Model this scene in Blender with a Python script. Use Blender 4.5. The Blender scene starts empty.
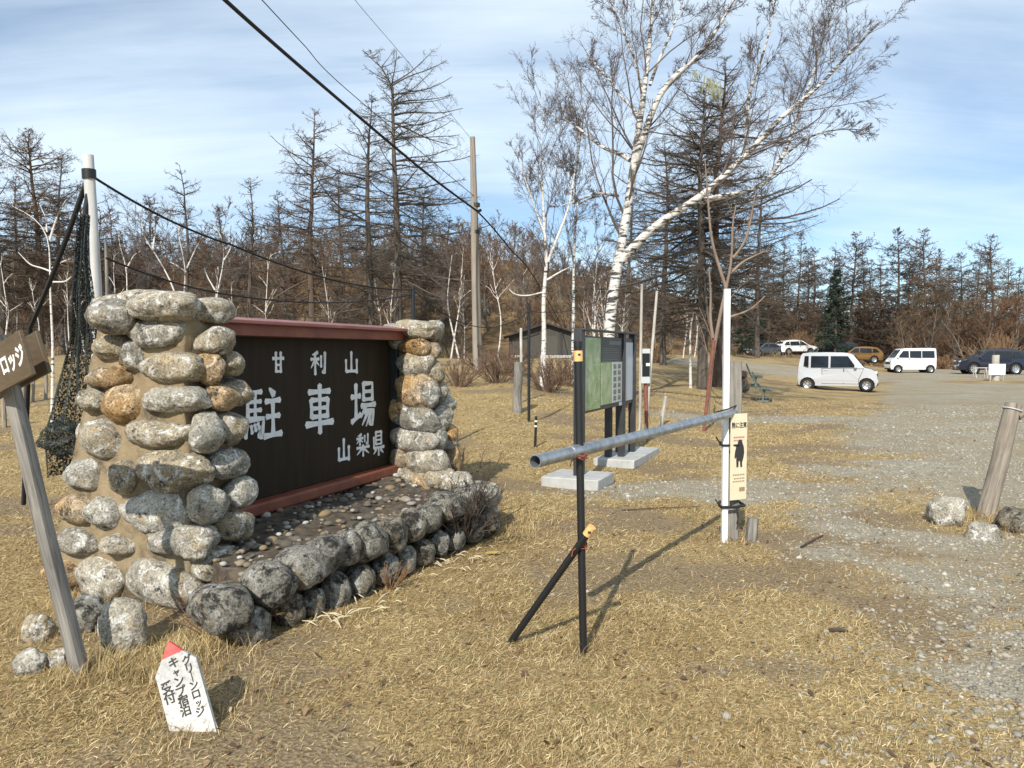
import bpy, bmesh, math, random
import numpy as np
from mathutils import Vector, Matrix, noise as mnoise

random.seed(11)
SC = bpy.context.scene
COL = SC.collection
PI = math.pi
F_PX, CX, CY, EYE = 770.0, 512.0, 384.0, 1.6
PITCH = math.atan((384.0 - 352.0) / F_PX)

# ------------------------------------------------------------------ terrain
def sstep(a, b, x):
    t = np.clip((x - a) / (b - a), 0, 1)
    return t * t * (3 - 2 * t)

def terrain(x, y):
    x = np.asarray(x, float); y = np.asarray(y, float)
    s = y - 1.7 * np.maximum(0, x) + 0.12 * np.minimum(0, x)
    z = 1.25 * sstep(8, 33, s)
    u = np.clip(s - 52, 0, 75)
    z = z + 0.2 * u * sstep(0, 14, u)
    w = np.clip(np.hypot(x, y) / 40, 0, 1)
    z = z + (0.035 * np.sin(x * 0.9 + y * 0.31) * np.cos(y * 0.7 - x * 0.2) + 0.02 * np.sin(x * 2.3 - y * 1.7)) * sstep(2, 9, y) * (1 - sstep(3, 12, x - 0.45 * y))
    z = z - .17 * np.exp(-((y - 34) / 11) ** 2) * sstep(-2, 4, x - .3 * y)
    far = sstep(20, 70, s)
    z = z + far * (0.5 * np.sin(x * .13 + 1) * np.sin(y * .11) + 0.25 * np.sin(x * .41) * np.cos(y * .37))
    return z

def tz(x, y):
    return float(terrain(x, y))

CP, SP = math.cos(PITCH), math.sin(PITCH)
def ray(px, py):
    a = (px - CX) / F_PX; b = -(py - CY) / F_PX
    return Vector((a, CP + b * SP, -SP + b * CP))

def at(px, py, d):
    "the world point seen at a pixel, d metres ahead"
    r = ray(px, py); k = d / r.y
    return Vector((r.x * k, d, EYE + r.z * k))

def onplane(px, py, p0, n):
    r = ray(px, py); o = Vector((0, 0, EYE))
    k = (Vector(p0) - o).dot(Vector(n)) / r.dot(Vector(n))
    return o + r * k

def ground(px, py):
    r = ray(px, py)
    d = 2.0
    while d < 150:
        p = at(px, py, d)
        if p.z <= tz(p.x, p.y):
            return Vector((p.x, p.y, tz(p.x, p.y)))
        d *= 1.004
    return at(px, py, 150)

def gd(px, d):
    "a point of the ground d metres ahead in the column px"
    x = (px - CX) / F_PX * d
    return Vector((x, d, tz(x, d)))

# ------------------------------------------------------------------ gravel mask
def vnoise(x, y, seed=0):
    x = np.asarray(x, float); y = np.asarray(y, float)
    xi = np.floor(x).astype(np.int64); yi = np.floor(y).astype(np.int64)
    fx = x - xi; fy = y - yi
    fx = fx * fx * (3 - 2 * fx); fy = fy * fy * (3 - 2 * fy)
    def h(i, j):
        n = (i * 374761393 + j * 668265263 + seed * 1442695041) & 0x7fffffff
        n = ((n ^ (n >> 13)) * 1274126177) & 0x7fffffff
        return ((n ^ (n >> 16)) & 0xffff) / 65535.0
    return (h(xi, yi) * (1 - fx) + h(xi + 1, yi) * fx) * (1 - fy) + (h(xi, yi + 1) * (1 - fx) + h(xi + 1, yi + 1) * fx) * fy

def fbm(x, y, seed=0):
    return (vnoise(x, y, seed) * .5 + vnoise(x * 2.1, y * 2.1, seed + 1) * .27 + vnoise(x * 4.3, y * 4.3, seed + 2) * .15 + vnoise(x * 9.1, y * 9.1, seed + 3) * .08)

def ell(x, y, cx, cy, rx, ry, rot=0):
    c, s = math.cos(rot), math.sin(rot)
    u = ((x - cx) * c + (y - cy) * s) / rx; v = (-(x - cx) * s + (y - cy) * c) / ry
    return np.clip(1.3 - np.sqrt(u * u + v * v), 0, 1)

def worn(x, y):
    'bare trodden earth in the grass'
    return np.clip(sstep(.50, .64, fbm(x * .9 + 5, y * 1.1, 61)) + .8 * ell(x, y, .7, 5.4, 1.1, 1.6, -.4) * sstep(.38, .55, fbm(x * 2.2, y * 2.2, 71)), 0, 1)

def gravel_mask(x, y, raw=False):
    x = np.asarray(x, float); y = np.asarray(y, float)
    n = fbm(x * .55, y * .55, 3) - .5
    n2 = fbm(x * 1.7, y * 1.7, 9) - .5
    e = x - (0.05 + .375 * y + .14 * np.maximum(0, y - 9)) + 1.9 * n + 1.3 * n2
    g = sstep(-.55, .8, e / (1 + .035 * y))
    near = 1 - sstep(9, 15, y)
    if not raw: g = g * (1 - near * .64 * sstep(.38, .62, fbm(x * .7 + 7, y * 1.1, 21)))
    if not raw: g = g * (1 - .28 * sstep(.45, .7, fbm(x * .35 + 3, y * .5, 77)))
    g = np.maximum(g, 1.3 * ell(x, y, 2.75, 9.0, 2.0, .75, .1) + 1.2 * n2 * (ell(x, y, 2.75, 9.0, 2.0, .75, .1) > 0))
    g = np.maximum(g, 1.1 * ell(x, y, 6.0, 18.5, 3.2, 1.1, .15))
    lane = np.clip(1.25 - np.abs(y - (45 + .35 * (x - 10))) / 5.5, 0, 1) * sstep(5, 9, x) 
    g = np.maximum(g, lane * 1.4)
    g = g - 1.5 * ell(x, y, 4.9, 7.2, 1.6, .55)
    g = g - .7 * ell(x, y, 4.9, 11.6, 2.2, .6, .35) * (n + .6)
    g = g - 2 * ell(x, y, 28.5, 43.5, 5.0, 1.9, .05)
    g = g * (1 - sstep(66, 70, y - .15 * x))
    return np.clip(g, 0, 1)

# ------------------------------------------------------------------ object helpers
def link(o):
    COL.objects.link(o); return o

def tag(o, label=None, cat=None, group=None, kind=None):
    if label: o['label'] = label
    if cat: o['category'] = cat
    if group: o['group'] = group
    if kind: o['kind'] = kind
    return o

def empty(name, loc=(0, 0, 0), rz=0, label=None, cat=None, group=None):
    o = bpy.data.objects.new(name, None); link(o)
    o.empty_display_size = .1
    o.location = loc; o.rotation_euler = (0, 0, rz)
    return tag(o, label, cat, group)

def addobj(name, me, mat=None, parent=None, loc=None):
    o = bpy.data.objects.new(name, me); link(o)
    if mat is not None and not me.materials: me.materials.append(mat)
    if parent is not None: o.parent = parent
    if loc is not None: o.location = loc
    return o

def np_mesh(name, V, Q=None, T=None, smooth=False):
    V = np.asarray(V, np.float32).reshape(-1, 3)
    loops = []; tot = []
    if Q is not None and len(Q):
        Q = np.asarray(Q, np.int32); loops.append(Q.ravel()); tot.append(np.full(len(Q), 4, np.int32))
    if T is not None and len(T):
        T = np.asarray(T, np.int32); loops.append(T.ravel()); tot.append(np.full(len(T), 3, np.int32))
    L = np.concatenate(loops); tot = np.concatenate(tot)
    start = np.concatenate([[0], np.cumsum(tot)[:-1]]).astype(np.int32)
    me = bpy.data.meshes.new(name)
    me.vertices.add(len(V)); me.vertices.foreach_set('co', V.ravel())
    me.loops.add(len(L)); me.loops.foreach_set('vertex_index', L)
    me.polygons.add(len(tot)); me.polygons.foreach_set('loop_start', start)
    me.polygons.foreach_set('loop_total', tot)
    if smooth: me.polygons.foreach_set('use_smooth', np.ones(len(tot), bool))
    me.update(calc_edges=True)
    return me

class MB:
    "collects closed shapes for ONE mesh"
    def __init__(s): s.v = []; s.f = []
    def _add(s, v, f):
        b = len(s.v); s.v += [tuple(p) for p in v]; s.f += [tuple(i + b for i in q) for q in f]; return s
    def box(s, c, d, rot=None):
        x, y, z = d[0] / 2, d[1] / 2, d[2] / 2
        v = [Vector(p) for p in ((-x, -y, -z), (x, -y, -z), (x, y, -z), (-x, y, -z), (-x, -y, z), (x, -y, z), (x, y, z), (-x, y, z))]
        if rot is not None: v = [rot @ p for p in v]
        return s._add([p + Vector(c) for p in v], [(0, 3, 2, 1), (4, 5, 6, 7), (0, 1, 5, 4), (1, 2, 6, 5), (2, 3, 7, 6), (3, 0, 4, 7)])
    def beam(s, a, b, w, h, up=(0, 0, 1)):
        a = Vector(a); b = Vector(b); t = (b - a).normalized(); up = Vector(up)
        if abs(t.dot(up)) > .98: up = Vector((0, 1, 0))
        r = t.cross(up).normalized(); u = r.cross(t)
        q = [(-w / 2, -h / 2), (w / 2, -h / 2), (w / 2, h / 2), (-w / 2, h / 2)]
        v = [a + r * i + u * j for i, j in q] + [b + r * i + u * j for i, j in q]
        return s._add(v, [(3, 2, 1, 0), (4, 5, 6, 7), (0, 1, 5, 4), (1, 2, 6, 5), (2, 3, 7, 6), (3, 0, 4, 7)])
    def tube(s, pts, r, n=8, cap=True):
        pts = [Vector(p) for p in pts]; m = len(pts)
        R = r if isinstance(r, (list, tuple)) else [r] * m
        v = []; prev = None
        for i, p in enumerate(pts):
            t = (pts[min(i + 1, m - 1)] - pts[max(i - 1, 0)]).normalized()
            if prev is None:
                a = t.cross(Vector((0.13, .31, .94)))
                if a.length < .1: a = t.cross(Vector((1, 0, 0)))
            else:
                a = prev - t * prev.dot(t)
            a.normalize(); prev = a; b = t.cross(a)
            for k in range(n):
                w = 2 * PI * k / n
                v.append(p + (a * math.cos(w) + b * math.sin(w)) * R[i])
        f = [(i * n + k, i * n + (k + 1) % n, (i + 1) * n + (k + 1) % n, (i + 1) * n + k) for i in range(m - 1) for k in range(n)]
        if cap: f += [tuple(range(n - 1, -1, -1)), tuple((m - 1) * n + k for k in range(n))]
        return s._add(v, f)
    def prism(s, poly, p0, ex, ey, ez, depth):
        "polygon (a,b) in the plane ex,ey through p0, extruded by depth along ez"
        p0, ex, ey, ez = Vector(p0), Vector(ex), Vector(ey), Vector(ez)
        n = len(poly)
        v = [p0 + ex * a + ey * b for a, b in poly] + [p0 + ex * a + ey * b + ez * depth for a, b in poly]
        f = [tuple(range(n - 1, -1, -1)), tuple(range(n, 2 * n))] + [(i, (i + 1) % n, n + (i + 1) % n, n + i) for i in range(n)]
        return s._add(v, f)
    def lathe(s, prof, n=24, axis='y', c=(0, 0, 0)):
        "profile (r, h) about an axis"
        m = len(prof); v = []
        for k in range(n):
            w = 2 * PI * k / n
            for r, h in prof:
                a, b = r * math.cos(w), r * math.sin(w)
                v.append(Vector(c) + (Vector((a, h, b)) if axis == 'y' else Vector((a, b, h))))
        f = [(k * m + i, k * m + i + 1, ((k + 1) % n) * m + i + 1, ((k + 1) % n) * m + i) for k in range(n) for i in range(m - 1)]
        return s._add(v, f)
    def mesh(s, name, smooth=None, fix=True):
        me = bpy.data.meshes.new(name); me.from_pydata(s.v, [], s.f)
        if fix:
            bm = bmesh.new(); bm.from_mesh(me); bmesh.ops.recalc_face_normals(bm, faces=bm.faces)
            bm.to_mesh(me); bm.free()
        if smooth is not None:
            for p in me.polygons: p.use_smooth = True
            me.set_sharp_from_angle(angle=math.radians(smooth))
        return me
    def build(s, name, mat, parent=None, smooth=None, bevel=0, loc=None, seg=2):
        o = addobj(name, s.mesh(name, smooth), mat, parent, loc)
        if bevel:
            m = o.modifiers.new('edge', 'BEVEL'); m.width = bevel; m.segments = seg; m.limit_method = 'ANGLE'; m.angle_limit = math.radians(35)
            if smooth is None:
                for p in o.data.polygons: p.use_smooth = True
                o.data.set_sharp_from_angle(angle=math.radians(50))
        return o

def copy_tree(o, parent=None):
    c = o.copy(); link(c); c.parent = parent
    for ch in list(o.children): copy_tree(ch, c)
    return c

# ------------------------------------------------------------------ materials
def newmat(name):
    m = bpy.data.materials.new(name); m.use_nodes = True
    nt = m.node_tree; b = nt.nodes['Principled BSDF']
    return m, nt, b

def N(nt, typ, **kw):
    n = nt.nodes.new(typ)
    for k, v in kw.items():
        if k.startswith('i_'):
            n.inputs[int(k[2:]) if k[2:].isdigit() else k[2:].replace('_', ' ')].default_value = v
        else: setattr(n, k, v)
    return n

def ramp(nt, stops, fac=None, interp='LINEAR'):
    r = nt.nodes.new('ShaderNodeValToRGB'); cr = r.color_ramp; cr.interpolation = interp
    while len(cr.elements) > 1: cr.elements.remove(cr.elements[-1])
    cr.elements[0].position = stops[0][0]; cr.elements[0].color = (*stops[0][1], 1) if len(stops[0][1]) == 3 else stops[0][1]
    for p, c in stops[1:]:
        e = cr.elements.new(p); e.color = (*c, 1)
    if fac is not None: nt.links.new(fac, r.inputs[0])
    return r

def mixc(nt, fac, a, b, blend='MIX'):
    m = nt.nodes.new('ShaderNodeMix'); m.data_type = 'RGBA'; m.blend_type = blend
    for sock, v in ((m.inputs[0], fac), (m.inputs[6], a), (m.inputs[7], b)):
        if hasattr(v, 'is_linked'): nt.links.new(v, sock)
        elif isinstance(v, (int, float)): sock.default_value = v
        else: sock.default_value = (*v, 1)
    return m.outputs[2]

def noise(nt, scale, detail=4, rough=.55, vec=None, dist=0):
    n = N(nt, 'ShaderNodeTexNoise'); n.inputs['Scale'].default_value = scale; n.inputs['Detail'].default_value = detail
    n.inputs['Roughness'].default_value = rough; n.inputs['Distortion'].default_value = dist
    if vec is not None: nt.links.new(vec, n.inputs['Vector'])
    return n.outputs[0]

def coords(nt, stretch=(1, 1, 1), kind='Object'):
    tc = N(nt, 'ShaderNodeTexCoord'); mp = N(nt, 'ShaderNodeMapping')
    mp.inputs['Scale'].default_value = stretch
    nt.links.new(tc.outputs[kind], mp.inputs['Vector'])
    return mp.outputs[0]

def bump(nt, b, h, strength=.5, dist=.01):
    n = N(nt, 'ShaderNodeBump'); n.inputs['Strength'].default_value = strength; n.inputs['Distance'].default_value = dist
    nt.links.new(h, n.inputs['Height']); nt.links.new(n.outputs[0], b.inputs['Normal'])

def simple(name, c1, c2=None, scale=8, rough=.8, metal=0, bmp=0, bscale=None, stretch=(1, 1, 1), spec=None, lo=.35, hi=.65, rand=0, coat=0):
    m, nt, b = newmat(name)
    b.inputs['Roughness'].default_value = rough; b.inputs['Metallic'].default_value = metal
    if spec is not None: b.inputs['Specular IOR Level'].default_value = spec
    if coat: b.inputs['Coat Weight'].default_value = coat; b.inputs['Coat Roughness'].default_value = .05
    if c2 is None:
        b.inputs['Base Color'].default_value = (*c1, 1)
        if not bmp: return m
    v = coords(nt, stretch)
    if c2 is not None:
        n = noise(nt, scale, 5, .6, v)
        r = ramp(nt, [(lo, c1), (hi, c2)], n)
        out = r.outputs[0]
        if rand:
            oi = N(nt, 'ShaderNodeObjectInfo')
            r2 = ramp(nt, [(0, (1 - rand,) * 3), (1, (1 + rand,) * 3)], oi.outputs['Random'])
            out = mixc(nt, 1.0, out, r2.outputs[0], 'MULTIPLY')
        nt.links.new(out, b.inputs['Base Color'])
    if bmp:
        bump(nt, b, noise(nt, bscale or scale * 3, 5, .6, v), bmp)
    return m

def wood(name, c1, c2, dark, scale=6, axis=2, rough=.85):
    "weathered timber: grain along an object axis, dark checks"
    m, nt, b = newmat(name)
    st = [9, 9, 9]; st[axis] = .5
    v = coords(nt, st)
    n = noise(nt, scale, 6, .65, v, .4)
    r = ramp(nt, [(.3, dark), (.42, c1), (.7, c2)], n)
    v2 = coords(nt, (1, 1, 1))
    n2 = noise(nt, 2.3, 3, .5, v2)
    r2 = ramp(nt, [(.35, (.72, .72, .72)), (.7, (1.1, 1.08, 1.04))], n2)
    nt.links.new(mixc(nt, 1, r.outputs[0], r2.outputs[0], 'MULTIPLY'), b.inputs['Base Color'])
    b.inputs['Roughness'].default_value = rough
    bump(nt, b, n, .5, .006)
    return m

def mat_stone(name='lichen stone', k=1.0, moss=.36, tint=None):
    m, nt, b = newmat(name)
    v = coords(nt)
    oi = N(nt, 'ShaderNodeObjectInfo')
    ad = N(nt, 'ShaderNodeVectorMath', operation='ADD'); nt.links.new(v, ad.inputs[0])
    cx = N(nt, 'ShaderNodeCombineXYZ'); mu = N(nt, 'ShaderNodeMath', operation='MULTIPLY'); mu.inputs[1].default_value = 37
    nt.links.new(oi.outputs['Random'], mu.inputs[0]); nt.links.new(mu.outputs[0], cx.inputs[0]); nt.links.new(mu.outputs[0], cx.inputs[2])
    nt.links.new(cx.outputs[0], ad.inputs[1]); v = ad.outputs[0]
    base = ramp(nt, [(0, (.24, .22, .185)), (.3, (.36, .34, .29)), (.55, (.30, .25, .17)), (.8, (.40, .38, .33)), (1, (.20, .19, .165))], oi.outputs['Random'])
    n1 = noise(nt, 7, 6, .68, v)
    c = mixc(nt, 1, base.outputs[0], ramp(nt, [(.3, (.5, .5, .5)), (.68, (1.35, 1.33, 1.28))], n1).outputs[0], 'MULTIPLY')
    n2 = noise(nt, 4.2, 5, .7, v, .6)
    c = mixc(nt, ramp(nt, [(.56, (0, 0, 0)), (.68, (.8, .8, .8))], n2).outputs[0], c, (.33, .235, .11))          # ochre lichen
    vo = N(nt, 'ShaderNodeTexVoronoi'); vo.inputs['Scale'].default_value = 17; nt.links.new(v, vo.inputs['Vector'])
    n3 = noise(nt, 13, 5, .75, v, .8)
    c = mixc(nt, ramp(nt, [(.52, (0, 0, 0)), (.62, (.9, .9, .9))], n3).outputs[0], c, (.62, .61, .57))        # pale crust
    n4 = noise(nt, 10, 7, .78, ad.outputs[0], .25)
    c = mixc(nt, ramp(nt, [(moss, (1, 1, 1)), (moss + .09, (0, 0, 0))], n4).outputs[0], c, (.05, .047, .042))          # dark moss stains
    nf = noise(nt, 75, 4, .7, v)
    c = mixc(nt, 1, c, ramp(nt, [(.36, (.42, .42, .42)), (.47, (.95, .95, .95)), (.64, (1.38, 1.38, 1.36))], nf).outputs[0], 'MULTIPLY')
    if k != 1: c = mixc(nt, 1, c, (k, k, k), 'MULTIPLY')
    if tint: c = mixc(nt, ramp(nt, [(.3, (.3, .3, .3)), (.65, (1, 1, 1))], noise(nt, 2.6, 4, .6, v)).outputs[0], c, mixc(nt, 1, c, tint, 'MULTIPLY'))
    nt.links.new(c, b.inputs['Base Color']); b.inputs['Roughness'].default_value = .92
    b.inputs['Specular IOR Level'].default_value = .25
    ma = N(nt, 'ShaderNodeMath', operation='ADD'); nt.links.new(n1, ma.inputs[0]); nt.links.new(nf, ma.inputs[1])
    bump(nt, b, ma.outputs[0], .8, .012)
    return m

def mat_birch(name, dark=.46):
    m, nt, b = newmat(name)
    v = coords(nt, (1.2, 1.2, 6))
    n = noise(nt, 2.2, 5, .7, v, .5)
    v2 = coords(nt, (2, 2, 2))
    n2 = noise(nt, 1.1, 4, .6, v2, .4)
    c = mixc(nt, ramp(nt, [(dark - .05, (1, 1, 1)), (dark, (0, 0, 0))], n).outputs[0], (.62, .59, .54), (.045, .04, .036))
    c = mixc(nt, ramp(nt, [(.56, (0, 0, 0)), (.64, (1, 1, 1))], n2).outputs[0], c, (.11, .095, .075))
    nt.links.new(c, b.inputs['Base Color']); b.inputs['Roughness'].default_value = .7
    bump(nt, b, n, .4, .01)
    return m

MT = {}
def mats():
    MT['stone'] = mat_stone()
    MT['ochre_stone'] = mat_stone('ochre stained stone', 1.0, .38, (1.0, .68, .36))
    MT['dark_shaded_stone'] = mat_stone('mossy stone darkened for shade', .56, .42)  # darker, mossier stone copy: the planter wall's shade is put into its colour
    m, nt, b = newmat('sandy mortar'); v = coords(nt)
    c = ramp(nt, [(.3, (.23, .165, .085)), (.7, (.35, .275, .17))], noise(nt, 6, 6, .7, v)).outputs[0]
    c = mixc(nt, ramp(nt, [(.50, (0, 0, 0)), (.62, (.85, .85, .85))], noise(nt, 3.3, 6, .7, v, .3)).outputs[0], c, (.085, .07, .05))
    nt.links.new(c, b.inputs['Base Color']); b.inputs['Roughness'].default_value = .95; bump(nt, b, noise(nt, 60, 5, .7, v), .8, .015)
    MT['mortar'] = m
    MT['dark_mortar'] = simple('dark earth filling', (.04, .032, .025), (.13, .10, .065), 12, .95, bmp=.9, bscale=40)
    MT['grey_wood'] = wood('weathered grey timber', (.19, .175, .155), (.34, .32, .285), (.055, .05, .045))
    MT['grey_wood_x'] = wood('weathered grey plank', (.20, .185, .165), (.36, .34, .30), (.06, .055, .05), axis=0)
    MT['pale_wood'] = wood('bleached stake', (.42, .39, .34), (.62, .60, .55), (.25, .22, .18))
    MT['log'] = wood('barked log', (.24, .20, .155), (.42, .37, .305), (.09, .072, .055), 4)
    MT['board_brown'] = simple('brown painted board', (.095, .066, .037), (.13, .092, .053), 14, .6, stretch=(1, 1, 5))
    MT['board_edge'] = simple('pale board edge', (.36, .27, .15), (.42, .33, .19), 14, .7)
    MT['panel'] = simple('dark brown painted panel', (.023, .016, .009), (.032, .022, .013), 3.2, .6, spec=.15, bmp=.03, bscale=20, stretch=(4, 4, .5))
    MT['red_brown'] = simple('red brown painted timber', (.19, .05, .028), (.27, .085, .045), 5, .55, bmp=.1)
    MT['red_roof'] = simple('dull red sheet metal', (.235, .075, .062), (.30, .12, .10), 4, .45, bmp=.05)
    MT['dark_frame'] = simple('dark steel frame', (.022, .024, .027), (.04, .04, .042), 5, .45)
    MT['white_paint'] = simple('white sign paint', (.74, .74, .72), (.86, .86, .84), 9, .6)
    MT['white_post'] = simple('white plastic', (.74, .74, .72), (.82, .82, .80), 3, .4)
    MT['pole_white'] = simple('pale peeled pole', (.50, .49, .46), (.68, .67, .64), 4, .7, stretch=(3, 3, .4), bmp=.2)
    MT['black'] = simple('black plastic', (.012, .012, .013), None, rough=.45)
    MT['black_rope'] = simple('black rope', (.016, .016, .017), None, rough=.8)
    MT['orange'] = simple('orange tape', (.78, .40, .13), (.84, .50, .2), 20, .5)
    MT['red_cord'] = simple('red cord', (.26, .06, .035), None, rough=.7)
    MT['galv'] = simple('galvanised steel', (.30, .32, .34), (.46, .48, .50), 14, .42, metal=.75, lo=.4, hi=.6, bmp=.06)
    MT['galv_in'] = simple('rusty pipe bore', (.05, .04, .035), (.12, .08, .05), 20, .9)
    MT['concrete'] = simple('cast concrete', (.36, .36, .34), (.46, .455, .43), 7, .9, bmp=.3, bscale=70)
    MT['utility'] = simple('concrete utility pole', (.235, .20, .16), (.31, .27, .22), 3, .9, stretch=(2, 2, .3))
    MT['hut_wall'] = simple('dark brown boards', (.042, .040, .034), (.075, .068, .055), 3, .8, stretch=(9, 9, .4))
    MT['hut_roof'] = simple('black roofing', (.018, .018, .019), (.032, .032, .032), 6, .6)
    MT['bench_green'] = simple('grey green bench paint', (.085, .105, .088), (.13, .155, .13), 9, .6)
    MT['glass'] = simple('tinted car glass', (.012, .015, .017), None, rough=.06, spec=.6)
    MT['tyre'] = simple('tyre rubber', (.016, .016, .016), None, rough=.85)
    MT['rim'] = simple('alloy rim', (.55, .56, .57), None, rough=.32, metal=.8)
    MT['lamp_clear'] = simple('clear lamp lens', (.62, .64, .66), None, rough=.12, spec=.7)
    MT['lamp_red'] = simple('red lamp lens', (.30, .012, .012), None, rough=.18)
    MT['trim'] = simple('black car trim', (.02, .02, .021), None, rough=.55)
    MT['plate'] = simple('number plate', (.72, .72, .66), None, rough=.5)
    def paint(n, c, metal=.0):
        return simple(n, c, None, rough=.28, coat=.7, metal=metal)
    MT['car_silver'] = paint('pearl silver paint', (.54, .55, .57), .2)
    MT['car_white'] = paint('white car paint', (.78, .78, .77))
    MT['car_navy'] = paint('navy car paint', (.004, .006, .02))
    MT['car_gold'] = paint('gold brown car paint', (.20, .10, .022), .2)
    MT['car_black'] = paint('black car paint', (.012, .012, .015))
    MT['car_grey'] = paint('steel grey car paint', (.10, .115, .14), .3)
    MT['photo'] = simple('small dark photographs', (.05, .06, .04), (.26, .27, .20), 25, .4)
    MT['white_print'] = simple('grey white print', (.55, .57, .57), None, rough=.35)
    MT['pale_panel'] = simple('blue grey notice panel', (.50, .55, .62), (.56, .60, .66), 3, .3)
    MT['cream'] = simple('cream sign panel', (.68, .58, .39), (.74, .65, .46), 5, .5)
    MT['ink'] = simple('black ink', (.03, .028, .027), None, rough=.7)
    MT['ink_red'] = simple('faded red ink', (.42, .17, .12), None, rough=.7)
    MT['ink_brown'] = simple('faded brown ink', (.30, .22, .13), None, rough=.7)
    MT['red_paint'] = simple('red stake paint', (.62, .06, .06), (.70, .13, .11), 20, .7)
    MT['white_wood'] = wood('white washed stake', (.50, .49, .46), (.70, .69, .66), (.22, .20, .17), 5, 2)
    MT['rust'] = simple('rusty red pipe', (.16, .055, .035), (.24, .09, .06), 12, .8)
    # net: woven black plastic mesh with holes
    m, nt, b = newmat('dark green netting')
    v = coords(nt, (1, 1, 1)); n = noise(nt, 3, 4, .6, coords(nt, (14, 14, .8)))
    nt.links.new(ramp(nt, [(.35, (.008, .012, .011)), (.65, (.035, .048, .042))], n).outputs[0], b.inputs['Base Color'])
    b.inputs['Roughness'].default_value = .7
    w = noise(nt, 60, 2, .5, v)
    nt.links.new(ramp(nt, [(.44, (.12, .12, .12)), (.56, (.92, .92, .92))], w).outputs[0], b.inputs['Alpha'])
    MT['net'] = m
    # trees
    MT['birch'] = mat_birch('white birch bark', .43)
    MT['birch_old'] = mat_birch('old birch bark', .50)
    MT['twig_birch'] = simple('birch twigs', (.085, .066, .06), (.16, .125, .11), 1.5, .9)
    MT['larch_bark'] = simple('larch bark', (.055, .044, .036), (.13, .105, .085), 2.2, .95, stretch=(5, 5, .8), bmp=.5, bscale=6)
    MT['larch_bark_red'] = simple('larch bark reddish', (.075, .05, .037), (.14, .10, .075), 2.2, .95, stretch=(5, 5, .8), bmp=.5, bscale=6)
    MT['twig_larch'] = simple('larch twigs', (.052, .043, .035), (.098, .08, .062), 1.2, .95, rand=.2)
    MT['twig_larch_warm'] = simple('warm larch twigs', (.085, .057, .036), (.14, .095, .06), .9, .95, rand=.25)
    m, nt, b = newmat('mixed wood twigs')
    oi = N(nt, 'ShaderNodeObjectInfo')
    hue = ramp(nt, [(0, (.125, .066, .034)), (.3, (.165, .084, .042)), (.5, (.12, .082, .052)), (.7, (.18, .105, .055)), (.85, (.10, .078, .042)), (1, (.14, .088, .06))], oi.outputs['Random']).outputs[0]
    hue = mixc(nt, 1, hue, ramp(nt, [(.35, (.75, .75, .75)), (.65, (1.3, 1.28, 1.22))], noise(nt, .7, 4, .6, coords(nt))).outputs[0], 'MULTIPLY')
    nt.links.new(hue, b.inputs['Base Color']); b.inputs['Roughness'].default_value = .95
    MT['twig_red'] = m
    MT['wood_grey'] = simple('grey tree bark', (.13, .115, .095), (.24, .215, .185), 1.2, .95, stretch=(3, 3, .6), rand=.3)
    MT['pink_bark'] = simple('pinkish young bark', (.17, .12, .085), (.27, .20, .15), 3, .8, stretch=(3, 3, .8))
    MT['shrub_red'] = simple('bare shrub twigs', (.12, .07, .045), (.20, .13, .085), 2, .95)
    MT['shrub_dark'] = simple('dark weed stems', (.045, .032, .026), (.10, .075, .055), 5, .95)
    MT['shrub_tan'] = simple('tan bush twigs', (.20, .115, .06), (.30, .19, .10), 1, .95)
    MT['fir'] = simple('fir needles', (.016, .030, .020), (.040, .060, .036), 1, .9)
    MT['moss'] = simple('hanging lichen', (.24, .25, .14), (.34, .35, .20), 4, .95)
    MT['dry_leaf'] = simple('hill brush', (.17, .105, .05), (.28, .20, .10), .5, .95)
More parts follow.
